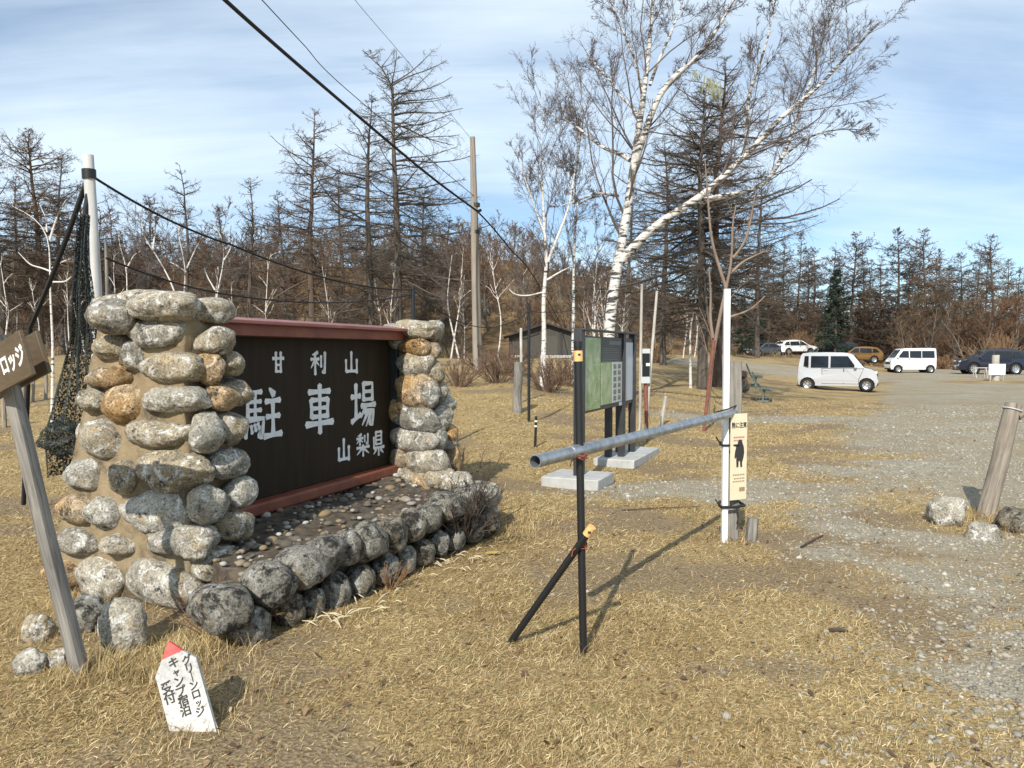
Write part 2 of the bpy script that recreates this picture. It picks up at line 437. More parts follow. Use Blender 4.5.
# ------------------------------------------------------------------ ground
def build_ground():
    def warp(n, near, far, p):
        t = np.linspace(-1, 1, n); return np.sign(t) * (np.abs(t) * near + np.abs(t) ** p * far)
    xs = warp(381, 34, 1500, 7)
    ty = np.linspace(0, 1, 400)
    ys = 2 + ty * 45 + ty ** 3 * 75 + ty ** 9 * 1500
    ys = np.concatenate([[-300, -80, -30, -12, -5, -2, 0, 1], ys])
    X, Y = np.meshgrid(xs, ys)
    Z = terrain(X, Y)
    nr, nc = X.shape
    V = np.stack([X, Y, Z], -1).reshape(-1, 3)
    idx = np.arange(nr * nc).reshape(nr, nc)
    Q = np.stack([idx[:-1, :-1], idx[:-1, 1:], idx[1:, 1:], idx[1:, :-1]], -1).reshape(-1, 4)
    me = np_mesh('ground', V, Q, smooth=True)
    g = gravel_mask(X, Y).reshape(-1).astype(np.float32)
    a = me.attributes.new('gravel', 'FLOAT', 'POINT'); a.data.foreach_set('value', g)
    a = me.attributes.new('worn', 'FLOAT', 'POINT'); a.data.foreach_set('value', worn(X, Y).reshape(-1).astype(np.float32))
    s = Y - 1.7 * np.maximum(0, X)
    wd = np.maximum(sstep(48, 62, s), sstep(64, 70, Y - .15 * X)).reshape(-1).astype(np.float32)
    a = me.attributes.new('woodland', 'FLOAT', 'POINT'); a.data.foreach_set('value', wd)
    m, nt, b = newmat('dry grass and gravel')
    v = coords(nt)
    at_g = N(nt, 'ShaderNodeAttribute', attribute_name='gravel').outputs['Fac']
    at_w = N(nt, 'ShaderNodeAttribute', attribute_name='woodland').outputs['Fac']
    fine = noise(nt, 55, 4, .7, v); mid = noise(nt, 5, 5, .6, v); big = noise(nt, .45, 4, .55, v)
    straw = ramp(nt, [(.28, (.16, .11, .05)), (.48, (.37, .275, .13)), (.7, (.53, .43, .235))], fine).outputs[0]
    straw = mixc(nt, 1, straw, ramp(nt, [(.3, (.72, .70, .66)), (.7, (1.18, 1.15, 1.08))], mid).outputs[0], 'MULTIPLY')
    straw = mixc(nt, ramp(nt, [(.35, (0, 0, 0)), (.7, (.45, .45, .45))], big).outputs[0], straw, (.33, .225, .115))
    at_b = N(nt, 'ShaderNodeAttribute', attribute_name='worn').outputs['Fac']
    soil = ramp(nt, [(.3, (.12, .082, .045)), (.5, (.24, .175, .10)), (.7, (.36, .28, .17))], fine).outputs[0]
    straw = mixc(nt, at_b, straw, soil)
    vo = N(nt, 'ShaderNodeTexVoronoi'); vo.inputs['Scale'].default_value = 38; nt.links.new(v, vo.inputs['Vector'])
    peb = ramp(nt, [(0, (.22, .205, .16)), (.5, (.34, .32, .255)), (1, (.46, .44, .365))], vo.outputs['Color']).outputs[0]
    dirt = ramp(nt, [(.35, (.25, .205, .135)), (.65, (.36, .325, .245))], mid).outputs[0]
    gv = mixc(nt, ramp(nt, [(.4, (.15, .15, .15)), (.62, (.75, .75, .75))], noise(nt, 1.3, 4, .6, v)).outputs[0], dirt, peb)
    gv = mixc(nt, ramp(nt, [(.38, (0, 0, 0)), (.66, (.8, .8, .8))], noise(nt, .32, 5, .6, coords(nt, (1, 1.8, 1)), .4)).outputs[0], gv, (.28, .215, .125))
    # the mask with a ragged edge
    ad = N(nt, 'ShaderNodeMath', operation='ADD'); nt.links.new(at_g, ad.inputs[0])
    sb = N(nt, 'ShaderNodeMath', operation='MULTIPLY_ADD'); nt.links.new(noise(nt, 9, 5, .7, v), sb.inputs[0]); sb.inputs[1].default_value = 1.3; sb.inputs[2].default_value = -.65
    nt.links.new(sb.outputs[0], ad.inputs[1])
    fac = ramp(nt, [(.33, (0, 0, 0)), (.62, (1, 1, 1))], ad.outputs[0]).outputs[0]
    c = mixc(nt, fac, straw, gv)
    litter = ramp(nt, [(.3, (.10, .062, .03)), (.6, (.24, .155, .075)), (.8, (.36, .26, .13))], noise(nt, 1.4, 6, .7, v)).outputs[0]
    c = mixc(nt, at_w, c, litter)
    nt.links.new(c, b.inputs['Base Color']); b.inputs['Roughness'].default_value = .95; b.inputs['Specular IOR Level'].default_value = .2
    ma = N(nt, 'ShaderNodeMath', operation='ADD'); nt.links.new(fine, ma.inputs[0]); nt.links.new(vo.outputs['Distance'], ma.inputs[1])
    bump(nt, b, ma.outputs[0], .6, .02)
    o = addobj('ground', me, m); tag(o, kind='structure')
    return o

def in_built(x, y):
    "inside the pillars, the board or the planter"
    dx, dy = x - A0.x, y - A0.y
    t = dx * U.x + dy * U.y; n = dx * NN.x + dy * NN.y
    w = (W1 - W0); wl = w.length; wx, wy = w.x / wl, w.y / wl
    a = (x - W0.x) * wx + (y - W0.y) * wy; c = -(x - W0.x) * wy + (y - W0.y) * wx   # c>0: behind the wall front
    bad = ((a > -.05) & (a < wl + .1) & (c > .06) & (n > -.1) & (t < 2.5) & (t > -1.1)) | ((t > -1.2) & (t < -.6) & (n > -.7) & (n < .55)) | ((t > 2.05) & (t < 2.7) & (n > -.5) & (n < .5))
    return bad

def build_grass():
    rng = np.random.default_rng(5)
    M = 950000
    d = np.exp(rng.uniform(math.log(2.3), math.log(26), M))
    th = rng.uniform(-.70, .70, M)
    x = d * np.tan(th) ; y = d.copy()
    g = gravel_mask(x, y)
    cl = fbm(x * 1.4, y * 1.4, 31)
    keep = rng.uniform(0, 1, M) > np.clip(np.maximum(g * 1.25, .6 * gravel_mask(x, y, True)), 0, .955)
    keep &= rng.uniform(0, 1, M) < (.34 + 1.3 * np.clip(cl - .2, 0, 1)) * (1 - .80 * worn(x, y))
    keep &= ~in_built(x, y)
    x, y, d, g, cl = x[keep], y[keep], d[keep], g[keep], cl[keep]; M = len(x)
    k = (d / 5) ** .22
    Ln = rng.uniform(.015, .052, M) * (.6 + .9 * cl) * k
    w = rng.uniform(.0006, .0016, M) * np.maximum(1, d / 4.5) ** .70
    az = rng.uniform(0, 2 * PI, M) ; az = np.where(rng.uniform(0, 1, M) < .4, rng.normal(.6, .7, M), az)
    el = np.clip(rng.normal(.34, .32, M), .03, 1.35)
    # taller tufts beside the planter, the stake, the posts and rocks
    for (tx, ty, rr, hh) in TUFTS:
        q = np.hypot(x - tx, y - ty) < rr
        sel = q & (rng.uniform(0, 1, M) < .5)
        Ln = np.where(sel, Ln * hh, Ln); el = np.where(sel, np.clip(rng.normal(.95, .3, M), .3, 1.5), el)
    z = terrain(x, y)
    p0 = np.stack([x, y, z + .002], -1)
    h = np.stack([np.cos(az), np.sin(az), np.zeros(M)], -1); up = np.array([0, 0, 1.0])
    side = np.stack([-np.sin(az), np.cos(az), np.zeros(M)], -1) * w[:, None]
    side[:, 2] = rng.normal(0, .6, M) * w
    droop = rng.uniform(.05, .42, M)
    p1 = p0 + (h * np.cos(el)[:, None] + up * np.sin(el)[:, None]) * (Ln * .55)[:, None]
    e2 = el - droop
    p2 = p1 + (h * np.cos(e2)[:, None] + up * np.sin(e2)[:, None]) * (Ln * .5)[:, None]
    p2[:, 2] = np.maximum(p2[:, 2], z + .004)
    V = np.stack([p0 - side, p0 + side, p1 - side * .8, p1 + side * .8, p2], 1).reshape(-1, 3)
    i = np.arange(M) * 5
    Q = np.stack([i, i + 1, i + 3, i + 2], -1); T = np.stack([i + 2, i + 3, i + 4], -1)
    me = np_mesh('dry grass', V, Q, T)
    m, nt, b = newmat('straw blades')
    gi = N(nt, 'ShaderNodeNewGeometry').outputs['Random Per Island']
    c = ramp(nt, [(0, (.12, .078, .034)), (.2, (.26, .18, .078)), (.5, (.42, .318, .155)), (.76, (.56, .445, .24)), (.94, (.70, .59, .37)), (.955, (.23, .23, .10)), (1, (.19, .20, .08))], gi).outputs[0]
    v = coords(nt)
    c = mixc(nt, 1, c, ramp(nt, [(.3, (.74, .66, .58)), (.68, (1.12, 1.1, 1.04))], noise(nt, .9, 4, .6, v)).outputs[0], 'MULTIPLY')
    c = mixc(nt, ramp(nt, [(.60, (0, 0, 0)), (.72, (.5, .5, .5))], noise(nt, 1.7, 3, .6, coords(nt, (1, 1, 0)))).outputs[0], c, (.20, .185, .065))
    nt.links.new(c, b.inputs['Base Color']); b.inputs['Roughness'].default_value = .7; b.inputs['Specular IOR Level'].default_value = .25
    o = addobj('dry_grass', me, m); tag(o, 'short matted straw coloured grass covering the open ground', 'grass', kind='stuff')

def build_litter():
    rng = np.random.default_rng(18)
    M = 1500
    d = np.exp(rng.uniform(math.log(2.4), math.log(16), M)); x = d * np.tan(rng.uniform(-.68, .6, M)); y = d
    ok = ~in_built(x, y) & (gravel_mask(x, y) < .7); x, y, d = x[ok], y[ok], d[ok]; M = len(x)
    a = rng.uniform(0, 6.28, M); L_ = rng.uniform(.010, .026, M) * np.maximum(1, d / 6) ** .3; w = L_ * rng.uniform(.35, .6, M)
    c = np.stack([x, y, terrain(x, y) + rng.uniform(.006, .025, M)], -1)
    h = np.stack([np.cos(a), np.sin(a), rng.normal(0, .35, M)], -1); s = np.stack([-np.sin(a), np.cos(a), rng.normal(0, .45, M)], -1)
    V = np.stack([c - h * L_[:, None], c - s * w[:, None] + [0, 0, .004], c + h * L_[:, None], c + s * w[:, None] + [0, 0, .004]], 1).reshape(-1, 3)
    i = np.arange(M) * 4; T = np.concatenate([np.stack([i, i + 1, i + 2], -1), np.stack([i, i + 2, i + 3], -1)])
    m, nt, b = newmat('dead leaves'); gi = N(nt, 'ShaderNodeNewGeometry').outputs['Random Per Island']
    nt.links.new(ramp(nt, [(0, (.07, .04, .022)), (.5, (.16, .09, .042)), (.85, (.27, .17, .08)), (1, (.40, .31, .17))], gi).outputs[0], b.inputs['Base Color']); b.inputs['Roughness'].default_value = .7
    o = addobj('leaf_litter', np_mesh('leaf litter', V, None, T), m); tag(o, 'small brown dead leaves scattered in the short grass', 'leaves', kind='stuff')

def build_pebbles():
    rng = np.random.default_rng(8)
    M = 95000
    d = np.exp(rng.uniform(math.log(2.3), math.log(24), M)); th = rng.uniform(-.2, .70, M)
    x = d * np.tan(th); y = d
    g = np.maximum(gravel_mask(x, y) * .9, gravel_mask(x, y, True) * .5)
    keep = rng.uniform(0, 1, M) < g + .012 * (x > -.2)
    keep &= ~in_built(x, y)
    x, y, d = x[keep], y[keep], d[keep]; M = len(x)
    r = np.clip(rng.lognormal(math.log(.0075), .5, M), .003, .024) * np.maximum(1, d / 5) ** .4
    bm = bmesh.new(); bmesh.ops.create_icosphere(bm, subdivisions=1, radius=1)
    bv = np.array([v.co[:] for v in bm.verts]); bf = np.array([[v.index for v in f.verts] for f in bm.faces]); bm.free()
    nv = len(bv)
    S = np.stack([rng.uniform(.7, 1.5, M), rng.uniform(.6, 1.1, M), rng.uniform(.35, .75, M)], -1) * r[:, None]
    a = rng.uniform(0, 2 * PI, M)
    loc = bv[None] * (1 + rng.normal(0, .13, (M, nv, 1))) * S[:, None, :]
    X = loc[..., 0] * np.cos(a)[:, None] - loc[..., 1] * np.sin(a)[:, None]; Y = loc[..., 0] * np.sin(a)[:, None] + loc[..., 1] * np.cos(a)[:, None]
    V = np.stack([X + x[:, None], Y + y[:, None], loc[..., 2] + (terrain(x, y) + r * .12)[:, None]], -1).reshape(-1, 3)
    T = (bf[None] + (np.arange(M) * nv)[:, None, None]).reshape(-1, 3)
    me = np_mesh('gravel stones', V, None, T)
    m, nt, b = newmat('mixed gravel')
    gi = N(nt, 'ShaderNodeNewGeometry').outputs['Random Per Island']
    c = ramp(nt, [(0, (.15, .14, .11)), (.3, (.27, .25, .20)), (.6, (.37, .345, .28)), (.85, (.30, .235, .15)), (.97, (.40, .38, .32)), (1, (.50, .48, .42))], gi).outputs[0]
    nt.links.new(c, b.inputs['Base Color']); b.inputs['Roughness'].default_value = .9
    o = addobj('gravel', me, m); tag(o, 'loose grey green gravel scattered over the car park', 'gravel', kind='stuff')

# ------------------------------------------------------------------ stones
_bm = bmesh.new(); bmesh.ops.create_icosphere(_bm, subdivisions=4, radius=1)
ICO_V = np.array([v.co[:] for v in _bm.verts]); ICO_F = np.array([[v.index for v in f.verts] for f in _bm.faces]); _bm.free()
def stone_mesh(name, size, seed, rough=.10, boxy=.90):
    "a rounded field stone with half axes size"
    rng = random.Random(seed)
    v = np.sign(ICO_V) * np.abs(ICO_V) ** boxy
    off = Vector((rng.uniform(-99, 99), rng.uniform(-99, 99), rng.uniform(-99, 99)))
    sh = [rng.uniform(-.16, .16) for _ in range(3)]
    k = np.array([1 + rough * 1.5 * mnoise.noise(Vector(p) * 1.1 + off) + rough * .8 * mnoise.noise(Vector(p) * 2.4 + off) + rough * .5 * mnoise.noise(Vector(p) * 5 + off) + rough * .28 * mnoise.noise(Vector(p) * 14 + off) for p in ICO_V])
    v = v * k[:, None]
    v[:, 0] *= 1 + sh[0] * v[:, 2]; v[:, 2] *= 1 + sh[1] * v[:, 0]
    # a few flat chips
    for _ in range(2):
        n = np.array([rng.gauss(0, 1) for _ in range(3)]); n /= np.linalg.norm(n); lim = rng.uniform(.72, .92)
        dd = v @ n; ex = np.maximum(0, dd - lim); v = v - n[None] * (ex * .75)[:, None]
    return np_mesh(name, v * np.array(size)[None], None, ICO_F, smooth=True)

_sid = [100]
def stone(parent, pos, size, basis, name='stone', tilt=0, mat='stone', **kw):
    "stone with half axes size along the columns of basis (a,b,c)"
    _sid[0] += 1
    o = addobj(name, stone_mesh(name, size, _sid[0], **kw), MT[mat], parent)
    R = Matrix((basis[0], basis[1], basis[2])).transposed()
    if tilt: R = R @ Matrix.Rotation(tilt, 3, 'Y')
    o.matrix_basis = Matrix.Translation(Vector(pos)) @ R.to_4x4()
    if parent is not None:
        o.matrix_parent_inverse = Matrix.Translation(-parent.location)
    return o

# ------------------------------------------------------------------ the sign monument
A0 = Vector((-1.99, 5.97, 0))
U = Vector((.3587, .9335, 0)).normalized(); NN = Vector((U.y, -U.x, 0)); ZZ = Vector((0, 0, 1))
W0 = Vector((-1.43, 4.13, 0)); W1 = Vector((-.12, 6.62, 0))
def L(t, n, z=0): return A0 + U * t + NN * n + ZZ * z

TUFTS = [(-1.75, 4.0, .40, 1.8), (-1.12, 3.55, .16, 2.4), (-1.55, 3.9, .25, 1.6), (-1.0, 4.6, .14, 1.5), (-2.1, 3.75, .2, 2.0), (.38, 4.09, .10, 2.2), (1.85, 6.5, .25, 2.2), (4.7, 7.2, .5, 2.2), (.0, 6.9, .5, 1.6), (-2.6, 4.6, .5, 1.6), (-1.38, 3.22, .2, 1.5)]

def frustum_core(name, t0, t1, n0, n1, T0, T1, N0, N1, h, mat, parent, seed):
    "mortar core: base rectangle t0..t1 x n0..n1, top T0..T1 x N0..N1"
    bm = bmesh.new()
    q = [L(t0, n0), L(t1, n0), L(t1, n1), L(t0, n1), L(T0, N0, h), L(T1, N0, h), L(T1, N1, h), L(T0, N1, h)]
    vs = [bm.verts.new(p) for p in q]
    for f in ((0, 3, 2, 1), (4, 5, 6, 7), (0, 1, 5, 4), (1, 2, 6, 5), (2, 3, 7, 6), (3, 0, 4, 7)): bm.faces.new([vs[i] for i in f])
    bmesh.ops.subdivide_edges(bm, edges=bm.edges[:], cuts=14, use_grid_fill=True)
    for v in bm.verts:
        v.co += Vector((mnoise.noise(v.co * 5 + Vector((seed, 0, 0))), mnoise.noise(v.co * 5 + Vector((0, seed, 0))), 0)) * .025 * min(1, v.co.z * 6)
        v.co += Vector((mnoise.noise(v.co * 17), mnoise.noise(v.co * 17 + Vector((9, 0, 0))), mnoise.noise(v.co * 17 + Vector((0, 9, 0))))) * .010
    bmesh.ops.recalc_face_normals(bm, faces=bm.faces)
    me = bpy.data.meshes.new(name); bm.to_mesh(me); bm.free()
    for p in me.polygons: p.use_smooth = True
    o = addobj(name, me, mat, parent); o.matrix_parent_inverse = Matrix.Translation(-parent.location)
    return o

def pillar(loc, label, core, faceU, faceN, hid, top, seed, name='stone_pillar'):
    t0, t1, n0, n1, T0, T1, N0, N1, h = core
    root = empty(name, loc, 0, label, 'stone pillar')
    frustum_core('mortar_core', t0 - .012, t1 - .03, n0 + .0, n1 - .11, T0 - .012, T1 - .03, N0 + .0, N1 - .11, h, MT['mortar'], root, seed)
    # front (-U) face stones by where they sit on it
    def face_plane(a, b, c):
        n = (Vector(b) - Vector(a)).cross(Vector(c) - Vector(a)).normalized(); return Vector(a), n
    rng = random.Random(seed); pick = random.Random(seed + 50); ochre = .42 if seed == 5 else .2
    pu = face_plane(L(t0, n0), L(t0, n1), L(T0, N0, h))
    for px, py, w, hh in faceU:
        p = onplane(px, py, *pu); d = p.y
        sx = w / F_PX * d / 2 / .72; sz = hh / F_PX * d / 2 * 1.09
        stone(root, p + U * .02, (sx, .14, sz), (NN, U, ZZ), tilt=rng.uniform(-.12, .12), mat='ochre_stone' if pick.random() < ochre else 'stone')
    pn = face_plane(L(t0, n1), L(t1, n1), L(T0, N1, h))
    for px, py, w, hh in faceN:
        p = onplane(px, py, *pn); d = p.y
        sx = w / F_PX * d / 2 / .78; sz = hh / F_PX * d / 2 * 1.07
        stone(root, p - NN * .02, (sx, .11, sz), (U, NN, ZZ), tilt=rng.uniform(-.2, .2), mat='ochre_stone' if pick.random() < ochre else 'stone')
    # back sides: courses
    for side in hid:
        z = .13
        while z < h - .1:
            k = z / h
            a0, a1, b0, b1 = t0 + (T0 - t0) * k, t1 + (T1 - t1) * k, n0 + (N0 - n0) * k, n1 + (N1 - n1) * k
            hh = rng.uniform(.09, .115)
            if side == 'U':
                n = b0 + .17
                while n < b1 - .05:
                    w = rng.uniform(.13, .19); stone(root, L(a1 - .02, n, z + rng.uniform(-.03, .03)), (w, .11, hh), (NN, U, ZZ), tilt=rng.uniform(-.2, .2)); n += w * 2.25
            else:
                t = a0 + .12
                while t < a1:
                    w = rng.uniform(.1, .14); stone(root, L(t, b0 + .02, z), (w, .1, hh), (U, NN, ZZ), tilt=rng.uniform(-.2, .2)); t += w * 2.3
            z += hh * 2.35
    for px, py, w, hh, d in top:
        p = at(px, py, d); stone(root, p, (w / F_PX * d / 2 / .8, .16, hh / F_PX * d / 2), (NN, U, ZZ), tilt=rng.uniform(-.08, .08))
    return root

def build_monument():
    fU = [(160, 333, 54, 29), (172, 367, 56, 30), (176, 400, 60, 26), (160, 433, 62, 28), (174, 471, 62, 38), (157, 512, 64, 40), (180, 541, 64, 30), (166, 583, 72, 44),
          (114, 347, 34, 24), (112, 378, 42, 24), (126, 403, 34, 40), (97, 400, 28, 22), (104, 438, 40, 36), (86, 474, 34, 30), (127, 477, 28, 34), (79, 508, 32, 30), (107, 512, 30, 30), (80, 542, 40, 26), (121, 543, 30, 20), (66, 574, 36, 26), (104, 580, 46, 42), (136, 356, 20, 30), (205, 434, 18, 28), (62, 598, 30, 22)]
    fN = [(217, 341, 34, 28), (212, 369, 17, 30), (231, 363, 24, 24), (224, 397, 33, 24), (207, 433, 20, 40), (232, 427, 28, 28), (230, 463, 40, 28), (211, 505, 34, 36), (242, 492, 28, 30), (236, 525, 40, 30), (219, 566, 44, 34), (256, 555, 30, 26), (198, 545, 22, 30), (250, 583, 30, 26)]
    top = [(115, 316, 36, 36, 4.95), (164, 307, 66, 30, 4.9), (212, 311, 34, 26, 5.1), (150, 300, 50, 20, 5.25), (120, 303, 40, 20, 5.35)]
    pillar((-2.31, 5.05, 0), 'large tapering cobblestone pillar at the near end of the sign board', (-1.16, -.62, -.78, .54, -1.03, -.70, -.40, .42, 1.86), fU, fN, ['U', 'N'], top, 3)
    fU = [(415, 347, 26, 18), (414, 365, 30, 26), (416, 390, 36, 34), (416, 418, 38, 28), (416, 441, 38, 26), (426, 461, 36, 26), (428, 484, 34, 26), (400, 458, 18, 22), (405, 478, 22, 26), (399, 436, 14, 20), (398, 340, 14, 18), (397, 490, 18, 20), (398, 410, 14, 24)]
    fN = [(433, 352, 16, 17), (436, 372, 20, 22), (441, 391, 14, 18), (431, 394, 14, 26), (444, 417, 20, 24), (439, 438, 14, 26), (450, 434, 12, 18), (455, 459, 19, 30), (443, 468, 14, 24), (450, 484, 18, 26), (441, 490, 16, 20)]
    top = [(417, 330, 38, 20, 8.0), (432, 331, 18, 22, 8.15), (398, 329, 24, 12, 8.1), (410, 326, 26, 10, 8.35)]
    pillar((-1.1, 8.1, 0), 'narrow cobblestone pillar at the far end of the sign board', (2.18, 2.64, -.46, .50, 2.19, 2.53, -.40, .36, 1.84), fU, fN, ['U', 'N'], top, 5)

    # sign board: t from -.72 to 2.2, z from .37 to 1.86
    root = empty('sign_board', L(.7, 0, 0), 0, 'dark brown car park board with large white characters between two cobblestone pillars', 'sign')
    inv = Matrix.Translation(-root.location)
    def P(o): o.parent = root; o.matrix_parent_inverse = inv; return o
    def obox(t0, t1, n0, n1, z0, z1):
        mb = MB(); mb.prism([(t0, z0), (t1, z0), (t1, z1), (t0, z1)], L(0, n0), U, ZZ, NN, n1 - n0); return mb
    P(obox(-.70, 2.17, -.075, -.03, .44, 1.72).build('panel', MT['panel'], bevel=.003))
    P(obox(-.72, 2.185, -.09, .075, .335, .435).build('bottom_rail', MT['red_brown'], bevel=.02, seg=3))
    P(obox(-.72, 2.185, -.09, .03, 1.715, 1.80).build('top_rail', MT['dark_frame'], bevel=.006))
    P(obox(2.12, 2.18, -.08, .045, .436, 1.714).build('side_rail', MT['dark_frame'], bevel=.004))
    P(obox(-.715, -.66, -.08, .045, .436, 1.714).build('side_rail', MT['dark_frame'], bevel=.004))
    mb = MB(); mb.prism([(-.28, 1.818), (.15, 1.814), (.185, 1.806), (.19, 1.808), (.19, 1.834), (.0, 1.862), (-.28, 1.85)], L(-.72, 0), NN, ZZ, U, 2.92)
    P(mb.build('roof', MT['red_roof'], bevel=.004))
    P(obox(-.715, 2.18, .031, .125, 1.72, 1.812).build('fascia', MT['red_brown'], bevel=.005))
    pz = (L(0, -.03), NN)
    k = [0]
    def glyph(ch, x0, x1, y0, y1, wt):
        # the four sides of the character's box give its place and size on the board
        a = onplane(x0, (y0 + y1) / 2, *pz); b = onplane(x1, (y0 + y1) / 2, *pz); c = onplane((x0 + x1) / 2, y0, *pz); d_ = onplane((x0 + x1) / 2, y1, *pz)
        ta, tb = (a - A0).dot(U), (b - A0).dot(U); z1, z0 = c.z, d_.z
        mb = MB(); sx, sz = (tb - ta) / 100, (z1 - z0) / 100
        for i, (pts, w, e) in enumerate(GLYPH[ch]):
            P2 = [Vector((p[0] * sx, -(p[1] - 4 * (p[0] - 50) / 100 * -1) * sz)) for p in pts]
            # resample
            seq = [P2[0]]; 
            for q0, q1 in zip(P2, P2[1:]):
                for m in range(1, 5): seq.append(q0.lerp(q1, m / 4))
            n = len(seq); left = []; right = []
            base = wt * sz * w
            for j, q in enumerate(seq):
                tan = (seq[min(j + 1, n - 1)] - seq[max(j - 1, 0)]).normalized(); nr = Vector((-tan.y, tan.x))
                f = j / (n - 1)
                ww = base * (1.12 - .38 * math.sin(PI * min(1, f * 1.0)) if e == 'b' else (1.15 - .85 * f if e == 't' else (.55 + .75 * f)))
                left.append(q + nr * ww / 2); right.append(q - nr * ww / 2)
            t_a = (seq[0] - seq[1]).normalized() * base * .3; t_b = (seq[-1] - seq[-2]).normalized() * base * (.3 if e != 't' else .05)
            poly = [left[0]] + left[1:] + [seq[-1] + t_b] + right[::-1] + [seq[0] + t_a]
            poly = [(p.x, p.y) for p in poly]
            mb.prism(poly, L(ta, -.0295 + .0004 * (i % 9), z1), U, ZZ, NN, .003)
        P(mb.build('lettering', MT['white_paint']))
    glyph('甘', 272, 284, 351, 374, 15)
    glyph('利', 310, 326, 351, 375, 15)
    glyph('山', 344, 358, 351, 374, 15)
    glyph('駐', 244, 281, 388, 441, 11)
    glyph('車', 305, 333, 384, 433, 12)
    glyph('場', 351, 375, 381, 427, 12)
    glyph('山', 337, 350, 438, 462, 15)
    glyph('梨', 356, 369, 434, 456, 13)
    glyph('県', 372, 384, 431, 455, 13)

    # planter wall: boulders in two courses, earth and pebbles behind
    root = empty('stone_planter', (W0 + W1) / 2, 0, 'low planter wall of rounded boulders in front of the dark sign board', 'planter wall')
    wd = (W1 - W0).normalized(); wn = Vector((wd.y, -wd.x, 0))
    up_ = [(233, 609, 54, 48), (279, 586, 44, 46), (309, 570, 44, 42), (333, 556, 34, 40), (354, 549, 22, 34), (374, 542, 38, 38), (395, 536, 36, 38), (417, 527, 28, 32), (433, 519, 24, 28), (453, 508, 34, 30), (474, 501, 30, 28)]
    lo_ = [(256, 638, 34, 42), (295, 621, 26, 38), (317, 610, 22, 32), (341, 594, 26, 36), (365, 583, 26, 34), (391, 571, 24, 36), (409, 561, 18, 30), (427, 553, 20, 26), (443, 545, 18, 26), (458, 539, 20, 26), (476, 531, 18, 26), (491, 524, 22, 28)]
    rng = random.Random(2)
    pl = (W0, wn)
    for px, py, w, h in up_ + lo_:
        p = onplane(px, py, *pl); d = p.y
        a, c = w / F_PX * d / 2 / .78, h / F_PX * d / 2 * 1.05
        p.z = max(p.z, c * .7)
        stone(root, p - wn * (a * .45), (a * .95, a * .95, c * .97), (wd, -wn, ZZ), tilt=rng.uniform(-.25, .25), boxy=.88, mat='dark_shaded_stone')
    p = onplane(492, 494, *pl); o = stone(root, p - wn * .12, (.22, .15, .085), (wd, -wn, ZZ), tilt=-.1); o['label'] = 'flat pale boulder at the end of the wall'
    for t in (.25, .6, .95): # return wall to the far pillar
        q = W1.lerp(L(2.25, .45), t); stone(root, q + ZZ * .3, (.16, .17, .14), (wd, -wn, ZZ)); stone(root, q + ZZ * .1, (.14, .16, .13), (wd, -wn, ZZ))
    # near corner stones leading to the near pillar
    for px, py, w, h in ((140, 640, 0, 0),): pass
    mb = MB()
    q0 = W0 - wn * .14 + wd * .1; q1 = W1 - wn * .14; q2 = L(2.15, -.22); q3 = L(-.66, -.22)
    core = [q0, q1, q2, q3]
    bm = bmesh.new()
    vs = [bm.verts.new(Vector(p) + ZZ * (.30 if i < 2 else .33)) for i, p in enumerate(core)] + [bm.verts.new(Vector(p) - ZZ * .05) for p in core]
    for f in ((0, 1, 2, 3), (4, 7, 6, 5), (0, 4, 5, 1), (1, 5, 6, 2), (2, 6, 7, 3), (3, 7, 4, 0)): bm.faces.new([vs[i] for i in f])
    bmesh.ops.subdivide_edges(bm, edges=bm.edges[:], cuts=22, use_grid_fill=True)
    for v in bm.verts:
        v.co += Vector((0, 0, 1)) * (mnoise.noise(v.co * 3) * .04 + mnoise.noise(v.co * 11) * .03) * (1 if v.co.z > .2 else 0)
        v.co += Vector((mnoise.noise(v.co * 6 + ZZ), mnoise.noise(v.co * 6 - ZZ), 0)) * .03
    bmesh.ops.recalc_face_normals(bm, faces=bm.faces)
    me = bpy.data.meshes.new('earth_fill'); bm.to_mesh(me); bm.free()
    for p in me.polygons: p.use_smooth = True
    o = addobj('earth_fill', me, MT['dark_mortar'], root); o.matrix_parent_inverse = Matrix.Translation(-root.location)
    # cobbles bedded in the fill: one mass of small stones
    rg = np.random.default_rng(4); vv = []; ff = []; n0 = 0
    cnt = 0
    bv = ICO_V[:162]; 
    bm = bmesh.new(); bmesh.ops.create_icosphere(bm, subdivisions=2, radius=1); bv = np.array([v.co[:] for v in bm.verts]); bf = np.array([[v.index for v in f.verts] for f in bm.faces]); bm.free()
    while cnt < 520:
        a, b_ = rg.uniform(0, 1), rg.uniform(0, 1) ** 1.3
        f = Vector(core[0]).lerp(Vector(core[1]), a); bk = Vector(core[3]).lerp(Vector(core[2]), a); p = f.lerp(bk, b_)
        r = float(np.clip(rg.lognormal(math.log(.017), .5), .007, .055))
        z = .30 + .03 * b_
        v = bv * (1 + rg.normal(0, .05, (len(bv), 1))) * np.array([r * rg.uniform(.9, 1.5), r, r * .65])
        w = rg.uniform(0, 6.28); c, s = math.cos(w), math.sin(w)
        v = np.stack([v[:, 0] * c - v[:, 1] * s + p.x, v[:, 0] * s + v[:, 1] * c + p.y, v[:, 2] + z + .012 + mnoise.noise(Vector((p.x, p.y, z)) * 3) * .04], -1)
        vv.append(v); ff.append(bf + n0); n0 += len(bv); cnt += 1
    m, nt, b = newmat('bedded cobbles')
    gi = N(nt, 'ShaderNodeNewGeometry').outputs['Random Per Island']
    nt.links.new(ramp(nt, [(0, (.07, .062, .05)), (.35, (.15, .13, .10)), (.6, (.24, .17, .09)), (.85, (.30, .28, .24)), (1, (.46, .45, .41))], gi).outputs[0], b.inputs['Base Color'])
